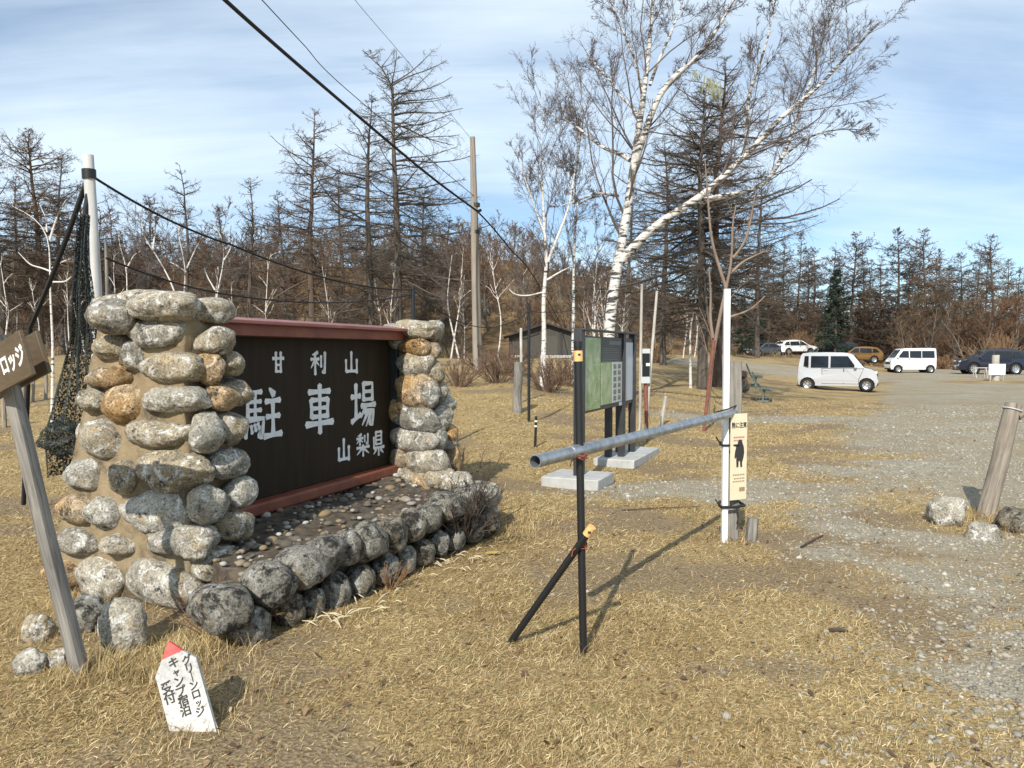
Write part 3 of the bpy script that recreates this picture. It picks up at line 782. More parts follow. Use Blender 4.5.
    b.inputs['Roughness'].default_value = .9
    o = addobj('cobbles', np_mesh('cobbles', np.concatenate(vv), None, np.concatenate(ff), smooth=True), m, root); o.matrix_parent_inverse = Matrix.Translation(-root.location); o['kind'] = 'stuff'
    # loose rocks round the near pillar
    def rock(px, py, w, h, label, d=None, rz=0, sink=.62, mat='stone'):
        g = ground(px, py) if d is None else gd(px, d)
        a, c = w / F_PX * g.y / 2, h / F_PX * g.y / 2
        _sid[0] += 1
        o = addobj('rock', stone_mesh('rock', (a, a * .85, c), _sid[0], rough=.16), MT[mat]); o.location = g + ZZ * c * sink; o.rotation_euler = (0, 0, rz)
        tag(o, label, 'rock')
    rock(124, 648, 46, 62, 'rounded grey rock standing upright below the near stone pillar', rz=.3)
    rock(88, 630, 34, 44, 'shadowed dark rock between the leaning grey post and the upright rock', mat='dark_shaded_stone')
    rock(38, 640, 30, 32, 'grey mottled rock left of the leaning grey signpost', rz=.6)
    rock(31, 672, 32, 28, 'yellowish flat rock in the grass at the left edge')
    rock(60, 668, 22, 24, 'small pale rock touching the leaning grey signpost')
    rock(945, 524, 36, 36, 'pale lichen covered rock left of the leaning log post')
    rock(982, 538, 34, 26, 'half buried grey rock in front of the leaning log post', rz=.4, sink=.1)
    rock(1016, 530, 44, 34, 'brown rock right of the leaning log post in dry grass', rz=1, sink=.3, mat='dark_shaded_stone')

GLYPH = {
 '甘': [([(4, 34), (96, 30)], 1, 'b'), ([(30, 6), (31, 92)], 1.05, 'b'), ([(70, 4), (69, 92)], 1.05, 'b'), ([(31, 61), (69, 60)], .9, 'b'), ([(31, 89), (69, 88)], .9, 'b')],
 '利': [([(46, 6), (12, 18)], 1, 't'), ([(4, 36), (54, 33)], .9, 'b'), ([(29, 14), (30, 98)], 1.05, 'b'), ([(28, 38), (4, 72)], .9, 't'), ([(32, 42), (54, 60)], .9, 't'), ([(66, 20), (66, 66)], 1, 'b'), ([(90, 4), (89, 92), (74, 84)], 1.1, 'b')],
 '山': [([(50, 4), (50, 88)], 1.1, 'b'), ([(12, 40), (13, 90)], 1.05, 'b'), ([(13, 89), (88, 86)], 1, 'b'), ([(88, 36), (88, 94)], 1.1, 'b')],
 '駐': [([(9, 6), (9, 60)], 1, 'b'), ([(9, 9), (46, 7)], .9, 'b'), ([(10, 26), (44, 25)], .8, 'b'), ([(10, 42), (44, 41)], .8, 'b'), ([(28, 9), (28, 58)], .85, 'b'), ([(8, 59), (50, 57), (46, 94), (36, 88)], 1, 'b'), ([(7, 68), (2, 92)], .85, 'b'), ([(17, 70), (19, 84)], .8, 'b'), ([(26, 68), (29, 80)], .8, 'b'), ([(35, 66), (39, 76)], .8, 'b'),
        ([(68, 2), (80, 13)], 1.15, 'w'), ([(56, 26), (97, 23)], 1, 'b'), ([(58, 55), (95, 53)], 1, 'b'), ([(76, 24), (76, 90)], 1.1, 'b'), ([(50, 92), (100, 88)], 1.1, 'b')],
 '車': [([(12, 17), (88, 14)], 1, 'b'), ([(20, 32), (22, 68)], 1, 'b'), ([(80, 30), (78, 68)], 1, 'b'), ([(20, 33), (80, 31)], .9, 'b'), ([(22, 50), (78, 48)], .8, 'b'), ([(22, 67), (78, 65)], .9, 'b'), ([(2, 82), (98, 78)], 1.1, 'b'), ([(50, 2), (50, 100)], 1.1, 'b')],
 '場': [([(1, 35), (37, 32)], 1, 'b'), ([(19, 8), (19, 80)], 1.05, 'b'), ([(1, 88), (38, 72)], 1, 'b'), ([(50, 4), (50, 42)], 1, 'b'), ([(50, 6), (87, 4), (87, 42)], .9, 'b'), ([(50, 23), (86, 22)], .8, 'b'), ([(50, 40), (86, 39)], .8, 'b'), ([(40, 54), (99, 51)], 1, 'b'), ([(57, 55), (38, 80)], .9, 't'), ([(54, 67), (93, 64), (86, 96), (74, 90)], 1, 'b'), ([(68, 67), (44, 96)], .9, 't'), ([(82, 66), (60, 99)], .9, 't')],
 '梨': [([(40, 2), (12, 9)], 1, 't'), ([(4, 20), (52, 18)], .9, 'b'), ([(28, 8), (28, 50)], 1, 'b'), ([(26, 22), (4, 42)], .8, 't'), ([(30, 24), (50, 38)], .8, 't'), ([(64, 8), (64, 36)], .9, 'b'), ([(88, 1), (87, 48), (76, 43)], 1, 'b'), ([(2, 62), (98, 59)], 1, 'b'), ([(50, 50), (50, 100)], 1.1, 'b'), ([(47, 63), (6, 92)], 1, 't'), ([(53, 63), (96, 90)], 1.1, 't')],
 '県': [([(30, 2), (30, 54)], 1, 'b'), ([(30, 4), (75, 3)], .9, 'b'), ([(75, 2), (75, 54)], 1, 'b'), ([(30, 20), (75, 19)], .75, 'b'), ([(30, 37), (75, 36)], .75, 'b'), ([(30, 54), (75, 53)], .75, 'b'), ([(12, 24), (13, 70)], 1, 'b'), ([(12, 70), (96, 67)], 1, 'b'), ([(51, 68), (51, 100)], 1.1, 'b'), ([(32, 76), (12, 94)], 1, 't'), ([(70, 76), (92, 93)], 1.1, 't')],
}

def text_mesh(name, s, size, extrude=.001, offset=.0, align='CENTER'):
    "a line of writing as mesh, centred on its origin in the xy plane"
    cu = bpy.data.curves.new(name, 'FONT'); cu.body = s; cu.size = size; cu.extrude = extrude; cu.offset = offset
    cu.align_x = align; cu.align_y = 'CENTER'; cu.resolution_u = 3
    o = bpy.data.objects.new(name, cu); link(o)
    dg = bpy.context.evaluated_depsgraph_get(); dg.update()
    me = bpy.data.meshes.new_from_object(o.evaluated_get(dg))
    bpy.data.objects.remove(o); bpy.data.curves.remove(cu)
    me.materials.clear()
    return me

def put_text(parent, s, size, pos, ex, ey, mat, offset=0, name='lettering', sx=1.0, align='CENTER'):
    me = text_mesh(name, s, size, .0008, offset, align)
    ex = Vector(ex).normalized(); ey = Vector(ey).normalized(); ez = ex.cross(ey)
    R = Matrix((ex * sx, ey, ez)).transposed()
    me.transform(Matrix.Translation(Vector(pos)) @ R.to_4x4())
    o = addobj(name, me, mat, parent); o.matrix_parent_inverse = Matrix.Translation(-parent.location)
    return o
# ------------------------------------------------------------------ signs, posts, fences
def own(o, root):
    o.parent = root; o.matrix_parent_inverse = Matrix.Translation(-root.location); return o

def rough_post(name, a, b, r, mat, parent=None, n=10, seed=1, taper=.92, square=False, flat_top=True):
    "a hand cut post from a to b, a little crooked"
    a, b = Vector(a), Vector(b); m = 14
    t = (b - a).normalized(); x = t.cross(Vector((.2, 1, .1))).normalized(); y = t.cross(x)
    V = []; Fc = []
    for i in range(m):
        f = i / (m - 1); c = a.lerp(b, f); rr = r * (1 + (taper - 1) * f)
        c = c + x * mnoise.noise(Vector((f * 2, seed, 0))) * r * .35 + y * mnoise.noise(Vector((f * 2, 0, seed + 5))) * r * .35
        for k in range(n):
            w = 2 * PI * (k + .5) / n
            ca, sa = math.cos(w), math.sin(w)
            if square:
                s = 1 / max(abs(ca), abs(sa)); s = min(s, 1.28); ca *= s * .9; sa *= s * .9
            q = 1 + .07 * mnoise.noise(Vector((ca * 1.3, sa * 1.3 + seed, f * 5)))
            V.append(c + (x * ca + y * sa) * rr * q)
    for i in range(m - 1):
        for k in range(n): Fc.append((i * n + k, i * n + (k + 1) % n, (i + 1) * n + (k + 1) % n, (i + 1) * n + k))
    Fc += [tuple(range(n - 1, -1, -1)), tuple((m - 1) * n + k for k in range(n))]
    mb = MB(); mb._add(V, Fc)
    me = mb.mesh(name, 40)
    # the grain runs along the object's own z axis
    R = Matrix((x, y, t)).transposed().to_4x4(); M = Matrix.Translation(a) @ R
    me.transform(M.inverted())
    o = addobj(name, me, mat); o.matrix_basis = M
    if parent is not None: own(o, parent)
    return o

def oriented(name, me, mat, parent, M):
    me.transform(M.inverted()); o = addobj(name, me, mat); o.matrix_basis = M
    if parent is not None: own(o, parent)
    return o

def build_left_signs():
    # leaning signpost
    b = ground(85, 674); d = b.y
    top = at(-3, 336, d + .02)
    root = empty('signpost', b, 0, 'leaning grey timber signpost carrying brown boards with white lettering', 'signpost')
    rough_post('post', b - ZZ * .1, top, .037, MT['grey_wood'], root, 12, 3, .95, True)
    # two boards nailed either side of the post: upright faces tilted with the post
    bn = Vector((-.62, -.79, 0)); eh = Vector((.79, -.62, 0)); ex = (eh + ZZ * .235).normalized(); ey = ZZ + bn * .16; ey = (ey - ex * ey.dot(ex)).normalized(); ez = ex.cross(ey)
    # right hand edge of the front board
    pc = b.lerp(top, .95); fr = onplane(30, 352, pc + bn * .062, bn); bk = onplane(46, 351, pc - bn * .075, bn)
    Wb, Hb = .80, .205
    def board(end, nm):
        mb = MB(); mb.prism([(-Wb, -Hb / 2), (0, -Hb / 2), (0, Hb / 2), (-Wb, Hb / 2)], end, ex, ey, ez, .02)
        return own(mb.build(nm, MT['board_brown'], bevel=.003), root)
    board(fr, 'board'); board(bk, 'board')
    put_text(root, 'グリーンロッジ', .100, fr - ex * .012 + ez * .0205 + ey * -.006, ex, ey, MT['white_paint'], .0035, sx=.95, align='RIGHT')
    # white stake with the red tip
    g = ground(202, 731)
    root = empty('stake_sign', g, 0, 'short white wooden stake with red pointed tip and handwritten black characters', 'sign')
    c = g + Vector((-.10, .035, .165))
    ey = Vector((-.37, .28, .89)).normalized(); ex = Vector((.93, .08, .34)); ex = (ex - ey * ex.dot(ey)).normalized(); ez = ex.cross(ey)
    M = Matrix((ex, ey, ez)).transposed().to_4x4(); M.translation = c
    w, h = .0925, .17
    mb = MB(); mb.prism([(-w, -h - .12), (w, -h - .12), (w, h - .075), (.045, h - .025), (-.049, h - .03), (-w, h - .085)], c, ex, ey, ez, -.022)
    oriented('board', mb.mesh('board'), MT['white_wood'], root, M)
    mb = MB(); mb.prism([(-.049, h - .0295), (.045, h - .0245), (-.002, h + .035)], c, ex, ey, ez, -.0215)
    own(mb.build('painted_tip', MT['red_paint']), root)
    for s, x, y0, sz in (('グリーンロッジ', .053, h - .072, .043), ('キャンプ宿泊', -.004, h - .062, .048), ('受付', -.058, h - .15, .052)):
        for i, chx in enumerate(s):
            sp = sz * .86
            put_text(root, '｜' if chx == 'ー' else chx, sz * (.72 if chx in 'ャッ' else 1), c + ex * (x + random.uniform(-.003, .003)) + ey * (y0 - i * sp) + ez * .0006, ex.copy(), ey, MT['ink'], .0012)
    # pale leaning net post with its band
    b = gd(104, 6.7); top = at(88, 155, 6.62)
    root = empty('net_post', b, 0, 'tall pale leaning pole with black band behind the near stone pillar', 'post')
    rough_post('pole', b - ZZ * .2, top, .055, MT['pole_white'], root, 12, 8, .80)
    t = (top - b).normalized(); q = top - t * .16
    mb = MB(); mb.tube([q - t * .04, q + t * .04], .056, 14); own(mb.build('band', MT['black'], smooth=40), root)
    mb = MB(); b2 = gd(109, 6.9); mb.tube([b2 - ZZ * .2, at(106, 242, 6.85)], .014, 8); o = mb.build('net_pole', MT['grey_wood'], smooth=40)
    tag(o, 'thin grey pipe standing right beside the pale leaning net pole', 'pole')
    # hanging net: a gathered curtain from the pole top down to the ground, and the heap at its foot
    rng = random.Random(4)
    def net_curtain(name, label, px_top, px_bot, d, wt, wb, lean):
        V = []; Q = []; nu, nv_ = 40, 60
        for j in range(nv_):
            f = j / (nv_ - 1)
            for i in range(nu):
                u = i / (nu - 1) - .5
                px = px_top[0] + (px_bot[0] - px_top[0]) * f ** 1.25; py = px_top[1] + (px_bot[1] - px_top[1]) * f
                w = wt + (wb - wt) * min(1, f * 1.25) ** 1.4
                c = at(px, py, d)
                ph = math.sin(u * 34 + 3 * mnoise.noise(Vector((u * 3, f * 2, 1)))) * (.02 + .03 * f)
                V.append(c + Vector((u * w + .02 * mnoise.noise(Vector((f * 5, u * 4, 2))), ph + .08 * mnoise.noise(Vector((u * 3, f * 3, 5))), .02 * mnoise.noise(Vector((u * 9, f * 9, 1))))))
        for j in range(nv_ - 1):
            for i in range(nu - 1): Q.append((j * nu + i, j * nu + i + 1, (j + 1) * nu + i + 1, (j + 1) * nu + i))
        o = addobj(name, np_mesh(name, [tuple(v) for v in V], Q, smooth=True), MT['net'])
        s = o.modifiers.new('t', 'SOLIDIFY'); s.thickness = .004
        tag(o, label, 'net'); return o
    net_curtain('hanging_net', 'dark gathered netting hanging left of the near stone pillar', (84, 215), (79, 476), 6.3, .07, .46, 0)
    o = addobj('net_heap', stone_mesh('net_heap', (.17, .15, .14), 77, rough=.4), MT['net']); o.location = at(62, 440, 6.1); o.location.z = max(o.location.z, .1)
    o.location = gd(60, 6.1) + ZZ * .80
    me = o.data
    o.location = at(64, 437, 6.15); tag(o, 'bunched dark netting caught low beside the near pillar', 'net')
    # straps and cords from the pole top
    bt = top - t * .16
    def cord(name, pts, r, mat, label, cat='rope', n=6):
        mb = MB(); mb.tube(pts, r, n); o = mb.build(name, mat, smooth=60); tag(o, label, cat); return o
    def sag(a, b, s, n=16):
        return [a.lerp(b, i / (n - 1)) - ZZ * s * 4 * (i / (n - 1)) * (1 - i / (n - 1)) for i in range(n)]
    cord('guy_strap', sag(bt, at(30, 328, 7.6), .05) + [gd(20, 7.9) + ZZ * .05], .022, MT['black_rope'], 'black strap slanting down left from the pale pole top', 'strap')
    cord('guy_strap', sag(bt - ZZ * .08, at(76, 275, 6.5), .03) + [at(74, 300, 6.35)], .022, MT['black_rope'], 'short black strap dropping from the pole top to the hanging net', 'strap')
    p1 = at(413, 290, 11.0)
    cord('net_rope', sag(bt, at(232, 245, 8.2), .06) + sag(at(232, 245, 8.2), p1, .12)[1:], .011, MT['black_rope'], 'upper black rope from the pale pole to the far black fence post')
    cord('net_rope', sag(at(106, 258, 6.65), at(230, 295, 8.2), .04) + sag(at(230, 295, 8.2), p1 - ZZ * .06, .1)[1:], .009, MT['black_rope'], 'lower sagging black rope crossing behind the near stone pillar')
    p2 = at(529, 311, 15.0)
    cord('net_rope', sag(p1, p2 , .42), .008, MT['black_rope'], 'black rope drooping between the two black fence posts')
    p3 = at(598, 300, 22)
    cord('net_rope', sag(p2, p3, .15), .008, MT['black_rope'], 'thin black rope running from the tall black post toward the birches')
    def fpost(pxy, d, label, r=.024):
        topp = at(*pxy, d); g = Vector((topp.x, topp.y, tz(topp.x, topp.y)))
        root = empty('fence_post', g, 0, label, 'post')
        mb = MB(); mb.tube([g - ZZ * .2, topp], r, 10); own(mb.build('pole', MT['black'], smooth=40), root)
        mb = MB(); mb.tube([topp - ZZ * .03, topp + ZZ * .012], r * 1.35, 10); own(mb.build('cap', MT['black'], smooth=40), root)
    fpost((413, 287), 11.0, 'black fence post rising behind the far stone pillar', .03)
    fpost((529, 307), 15.0, 'tall thin black fence post in front of the dark hut', .03)
    # low posts near the fence
    g = gd(535, 12.3)
    root = empty('marker_stake', g, 0, 'short black stake with white tape bands beyond the open pipe end', 'stake')
    mb = MB(); mb.tube([g - ZZ * .1, g + Vector((.02, 0, .50))], .022, 8); own(mb.build('stake', MT['black'], smooth=40), root)
    for z in (.34, .42):
        mb = MB(); mb.tube([g + Vector((.02 * z * 2, 0, z - .012)), g + Vector((.02 * z * 2, 0, z + .014))], .0245, 10); own(mb.build('tape', MT['white_post'], smooth=40), root)
    tag(rough_post('wooden_stake', gd(517, 16.5) - ZZ * .1, at(518, 362, 16.5), .10, MT['grey_wood'], None, 10, 4), 'thick weathered grey stake beside the tall thin black post', 'stake')
    tag(rough_post('pale_pole', gd(521, 18) - ZZ * .1, at(521, 328, 18), .035, MT['pale_wood'], None, 8, 5), 'thin pale pole standing behind the thick weathered stake', 'pole')
    for i, (px, py, tpy, label) in enumerate(((33, 402, 378, 'short timber stake in the field left of the hanging net'), (46, 400, 373, 'timber stake nearest the hanging net in the left field'), (4, 428, 395, 'reddish stake at the left edge behind the leaning signpost'), (23, 404, 377, 'thin timber stake under the brown boards of the signpost'))):
        g = ground(px, py); tag(rough_post('field_stake', g - ZZ * .1, at(px, tpy, g.y), .045, MT['log'], None, 8, i), label, 'stake', 'field stakes')

def build_info_board():
    p0 = gd(579.5, 9.35); q = Vector((.40, .917, 0)).normalized(); n = Vector((q.y, -q.x, 0))
    # posts along the line
    def hit(px):
        r = ray(px, 352); # intersection in plan with the board line
        a = Vector((r.x, r.y)).normalized(); k = Matrix(((a.x, -q.x), (a.y, -q.y))).inverted() @ Vector((p0.x, p0.y)); return k[1]
    t2, t3 = hit(622), hit(632.5)
    root = empty('info_board', p0, 0, 'dark framed information board with green map on concrete footings', 'information board')
    zt = 1.86
    def P(t, nn, z): return p0 + q * t + n * nn + ZZ * (z - p0.z)
    mb = MB(); mb.beam(P(0, 0, -.05), P(0, 0, zt), .16, .10, n); own(mb.build('post', MT['dark_frame'], bevel=.006), root)
    for t in (t2, t3):
        mb = MB(); mb.beam(P(t, -.0, -.05), P(t, 0, zt), .11, .09, n); own(mb.build('post', MT['dark_frame'], bevel=.006), root)
    for t in (t2 - .12, t3 - .14):
        mb = MB(); mb.beam(P(t, -.16, -.05), P(t, -.16, .82), .11, .09, n); own(mb.build('post', MT['dark_frame'], bevel=.006), root)
    def slab(c, a, b, h, nm='footing'):
        mb = MB(); mb.prism([(-a, -b), (a, -b), (a, b), (-a, b)], Vector((c.x, c.y, -.04)), q, n, ZZ, h + .04); return own(mb.build(nm, MT['concrete'], bevel=.015), root)
    slab(p0 + q * .05 - n * .03, .34, .36, .10); slab(p0 + q * (t2 + .45) - n * .02, .80, .30, .09)
    zb, z1 = .84, 1.80
    def face(t0, t1, za, zb_, off, th=.004):
        mb = MB(); mb.prism([(t0, za), (t1, za), (t1, zb_), (t0, zb_)], P(0, off, 0), q, ZZ, n, th); return mb
    own(face(.05, t2 - .05, zb, z1, -.02, .04).build('panel', MT['dark_frame'], bevel=.004), root)
    own(face(t2 + .05, t3 - .05, zb, z1, -.02, .04).build('panel', MT['dark_frame'], bevel=.004), root)
    own(face(t2 + .08, t3 - .07, zb + .05, z1 - .06, .0205).build('notice_sheet', MT['pale_panel']), root)
    for z, w in ((1.852, .12),):
        mb = MB(); mb.prism([(-.05, zt), (t3 + .06, zt), (t3 + .06, zt + .025), (-.05, zt + .025)], P(0, -.06, 0), q, ZZ, n, .14); own(mb.build('top_cap', MT['dark_frame'], bevel=.004), root)
    Tw = t2 - .1
    # maps
    m, nt, b = newmat('printed trail map')
    v = coords(nt); n1 = noise(nt, 5.5, 6, .68, v); n2 = noise(nt, 12, 4, .6, v)
    c = ramp(nt, [(.3, (.17, .29, .10)), (.5, (.32, .43, .19)), (.7, (.52, .56, .40))], n1).outputs[0]
    c = mixc(nt, ramp(nt, [(.66, (0, 0, 0)), (.70, (1, 1, 1))], n2).outputs[0], c, (.40, .46, .48))
    v2 = N(nt, 'ShaderNodeTexVoronoi'); v2.feature = 'DISTANCE_TO_EDGE'; v2.inputs['Scale'].default_value = 5.5; nt.links.new(v, v2.inputs['Vector'])
    c = mixc(nt, ramp(nt, [(.012, (.8, .8, .8)), (.03, (0, 0, 0))], v2.outputs['Distance']).outputs[0], c, (.55, .55, .42))
    nt.links.new(c, b.inputs['Base Color']); b.inputs['Roughness'].default_value = .35
    own(face(.06, .06 + Tw * .40, zb + .03, z1 - .02, .0205).build('trail_map', m), root)
    own(face(.06 + Tw * .42, .06 + Tw * .69, zb + .06, zb + .62, .0205).build('area_map', m), root)
    own(face(.06 + Tw * .705, .05 + Tw * .985, zb + .06, zb + .62, .0205).build('photo_sheet', MT['white_print']), root)
    for r in range(6):
        for k in range(2):
            mb = MB()
            t = .06 + Tw * (.735 + .125 * k); z = zb + .09 + r * .088
            mb.prism([(t, z), (t + Tw * .075, z), (t + Tw * .075, z + .06), (t, z + .06)], P(0, .0247, 0), q, ZZ, n, .002)
            own(mb.build('photo', MT['photo']), root)
    mb = MB()
    mb.prism([(.06 + Tw * .62, z1 - .10), (.06 + Tw * .95, z1 - .10), (.06 + Tw * .95, z1 - .05), (.06 + Tw * .62, z1 - .05)], P(0, .0205, 0), q, ZZ, n, .002)
    for i in range(8):
        mb.prism([(.06 + Tw * .45, z1 - .16 - i * .025), (.06 + Tw * (.80 + .13 * random.random()), z1 - .16 - i * .025), (.06 + Tw * .93, z1 - .151 - i * .025), (.06 + Tw * .45, z1 - .151 - i * .025)], P(0, .0205, 0), q, ZZ, n, .002)
    own(mb.build('printed_lines', simple('grey print', (.20, .20, .19), None)), root)
    mb = MB(); mb.prism([(t2 - .22, zb - .0), (t2 - .08, zb - .0), (t2 - .08, zb + .05), (t2 - .22, zb + .05)], P(0, .0247, 0), q, ZZ, n, .003); own(mb.build('small_plate', MT['pale_panel']), root)
    # notice on a brown stake with two thin poles beside it
    g = ground(647, 442); d = g.y
    root = empty('stake_notice', g, 0, 'small black and white notice on a rusty stake right of the information board', 'sign')
    mb = MB(); mb.tube([g - ZZ * .1, at(645, 352, d)], .035, 8); own(mb.build('stake', MT['rust'], smooth=40), root)
    c = at(645.5, 366, d - .06); ex = Vector((.94, .34, 0)).normalized(); ez = ex.cross(ZZ)
    def plate(x0, x1, z0, z1_, off, mt, nm):
        mb = MB(); mb.prism([(x0, z0), (x1, z0), (x1, z1_), (x0, z1_)], c + ez * off, ex, ZZ, ez, .008); own(mb.build(nm, mt), root)
    plate(-.085, .085, -.30, .30, 0, MT['white_print'], 'plate')
    plate(-.07, .075, -.18, .22, .0085, MT['black'], 'black_panel')
    plate(.0, .076, .0, .05, .017, MT['white_paint'], 'white_mark')
    tag(rough_post('bamboo_pole', gd(640, 13.5), at(642, 284, 13.2), .028, MT['pale_wood'], None, 8, 2, .8), 'thin upright bleached pole behind the small stake notice', 'pole')
    tag(rough_post('bamboo_pole', gd(645, 13.4), at(657, 291, 13.6), .028, MT['pale_wood'], None, 8, 6, .8), 'thin bleached pole leaning right behind the small stake notice', 'pole')
    g = ground(660, 425); tag(rough_post('bleached_stake', g - ZZ * .1, at(666, 396, g.y), .05, MT['pale_wood'], None, 8, 9, .8), 'short bleached stake leaning right beyond the steel pipe', 'stake')

def build_barrier():
    b = ground(584, 654); d = b.y
    top = at(578, 347, d + .02)
    root = empty('barrier_post', b, 0, 'thin black post with slanting strut and orange tape holding up the steel pipe', 'post')
    mb = MB(); mb.tube([b - ZZ * .15, top], .0205, 14); own(mb.build('pole', MT['black'], smooth=40), root)
    mb = MB(); mb.tube([top + (b - top).normalized() * .0, top + ZZ * .03], .024, 14); own(mb.build('cap', MT['black'], smooth=40), root)
    ax = (top - b).normalized()
    tp = at(578.4, 356, d + .02)
    mb = MB(); mb.tube([tp - ax * .028, tp + ax * .028], .0235, 16); own(mb.build('orange_tape', MT['orange'], smooth=40), root)
    mb = MB(); mb.box(tp + Vector((.002, -.0245, .008)), (.014, .004, .010)); own(mb.build('tape_mark', MT['ink']), root)
    sa = ground(510, 644); sb = at(592, 527, d - .06)
    mb = MB(); mb.tube([sa - (sb - sa).normalized() * .1, sb], .019, 14); own(mb.build('strut', MT['black'], smooth=40), root)
    sx = (sb - sa).normalized()
    mb = MB(); mb.tube([sb - sx * .055, sb + sx * .002], .0225, 16); own(mb.build('orange_tape', MT['orange'], smooth=40), root)
    mb = MB(); mb.box(sb - sx * .03 + Vector((0, -.0235, .0)), (.016, .004, .012)); own(mb.build('tape_mark', MT['ink']), root)
    # red cord lashings
    def lash(c, r, seed):
        rr = random.Random(seed); mb = MB(); pts = []
        for i in range(60):
            w = i * .62; pts.append(c + Vector((math.cos(w) * r * rr.uniform(.85, 1.05), math.sin(w) * r * rr.uniform(.85, 1.05), rr.uniform(-.014, .014))))
        mb.tube(pts, .0025, 5)
        mb.tube([c + Vector((-.02, -r, 0)), c + Vector((-.05, -r * 1.4, -.02)), c + Vector((-.055, -r * 1.5, -.05))], .003, 5)
        return mb
    own(lash(at(581.5, 545, d), .030, 3).build('lashing', MT['red_cord'], smooth=60), root)
    own(lash(at(580, 456, d - .02), .040, 4).build('lashing', MT['red_cord'], smooth=60), root)
    # galvanised pipe
    pa = at(535, 461.5, 3.66); pb = at(739, 411.5, 6.62)
    mb = MB(); r = .0325; ax = (pb - pa).normalized()
    x = ax.cross(ZZ).normalized(); y = x.cross(ax); V = []; Fc = []; n = 28
    for R, p in ((r, pa), (r, pb), (r - .004, pb), (r - .004, pa)):
        for k in range(n):
            w = 2 * PI * k / n; V.append(p + (x * math.cos(w) + y * math.sin(w)) * R)
    for j in range(4):
        for k in range(n): Fc.append((j * n + k, j * n + (k + 1) % n, ((j + 1) % 4) * n + (k + 1) % n, ((j + 1) % 4) * n + k))
    mb._add(V, Fc)
    root = empty('barrier_pipe', pa, 0, 'long galvanised steel pipe barring the way, open end to the left', 'pipe')
    own(mb.build('tube', MT['galv'], smooth=40), root)
    mb = MB(); s = pa + ax * .36; mb.tube([s, s + ax * .17], r + .003, 28); own(mb.build('coupling', MT['galv'], smooth=40), root)
    # white pole, grey post, bear sign
    g = ground(724, 541); d = g.y
    gp = Vector((g.x + .075, g.y + .05, 0)); wp = Vector((g.x - .015, g.y - .06, 0))
    root = empty('wooden_post', gp, 0, 'square weathered grey post behind the white pole and bear sign', 'post')
    o = rough_post('post', gp - ZZ * .2, gp + Vector((.0, .0, 1.52)), .075, MT['grey_wood'], root, 12, 12, 1.0, True)
    root = empty('white_pole', wp, 0, 'tall square white pole strapped to the grey wooden post', 'pole')
    mb = MB(); mb.beam(wp - ZZ * .1, Vector((wp.x, wp.y, at(723, 289, wp.y).z)), .05, .05, (0, 1, 0)); own(mb.build('pole', MT['white_post'], bevel=.006), root)
    for pz_, nm in ((444, 0), (505, 1)):
        z = at(724, pz_, d).z; mb = MB()
        mb.tube([Vector((wp.x - .035, wp.y - .034, z)), Vector((gp.x - .01, wp.y - .034 , z)), Vector((gp.x + .09, gp.y - .07, z)), Vector((gp.x + .09, gp.y + .09, z)), Vector((gp.x - .08, gp.y + .09, z)), Vector((wp.x - .036, wp.y + .03, z)), Vector((wp.x - .035, wp.y - .034, z))], .009 + .004 * nm, 6)
        mb.tube([Vector((wp.x - .03, wp.y - .035, z)), Vector((wp.x - .07, wp.y - .07, z + .03)), Vector((wp.x - .10, wp.y - .08, z + .075))], .006, 5)
        if nm: mb.tube([Vector((gp.x + .0, wp.y - .04, z)), Vector((gp.x + .015, wp.y - .05, z - .07)), Vector((gp.x + .0, wp.y - .05, z - .14))], .006, 5)
        own(mb.build('strap', MT['black'], smooth=60), root)
    # sign panel
    ex = Vector((.90, .43, 0)).normalized(); ez = ex.cross(ZZ)
    c0 = Vector((wp.x + .028, wp.y - .045, 0)); zt, zb = 1.085, .36
    root = empty('bear_sign', c0 + ZZ * zb, 0, 'cream warning sign with black bear silhouette on the grey wooden post', 'sign')
    mb = MB(); mb.prism([(0, zb), (.175, zb), (.175, zt), (0, zt)], c0, ex, ZZ, ez, .008); own(mb.build('panel', MT['cream'], bevel=.002), root)
    put_text(root, '熊に注意', .052, c0 + ex * .088 + ZZ * (zt - .10) + ez * .0088, ex, ZZ, MT['ink'], .0010, sx=.78)
    mb = MB()
    for z, w, h in ((zt - .205, .12, .014), (zt - .23, .10, .012)):
        for i in range(6): mb.prism([(.03 + i * w / 6, z), (.03 + (i + .72) * w / 6, z), (.03 + (i + .72) * w / 6, z + h), (.03 + i * w / 6, z + h)], c0 + ez * .0085, ex, ZZ, ez, .0006)
    own(mb.build('small_print', MT['ink_red']), root)
    mb = MB()
    for z, w, h in ((zb + .205, .13, .013), (zb + .175, .12, .012), (zb + .15, .13, .012)):
        for i in range(7): mb.prism([(.155 - w + i * w / 7, z), (.155 - w + (i + .68) * w / 7, z), (.155 - w + (i + .68) * w / 7, z + h), (.155 - w + i * w / 7, z + h)], c0 + ez * .0085, ex, ZZ, ez, .0006)
    own(mb.build('small_print', MT['ink_brown']), root)
    mb = MB(); mb.prism([(.095, zb + .07), (.155, zb + .07), (.155, zb + .105), (.095, zb + .105)], c0 + ez * .0085, ex, ZZ, ez, .0006); own(mb.build('name_block', MT['ink_brown']), root)
    bear = [(.26, 0), (.42, 0), (.45, .22), (.55, .22), (.60, 0), (.76, 0), (.74, .16), (.86, .34), (.92, .52), (.88, .72), (.78, .84), (.72, .92), (.70, .99), (.64, .96), (.56, 1.0), (.46, .97), (.42, .99), (.38, .92), (.34, .84), (.22, .74), (.12, .56), (.08, .36), (.15, .30), (.22, .38), (.24, .20)]
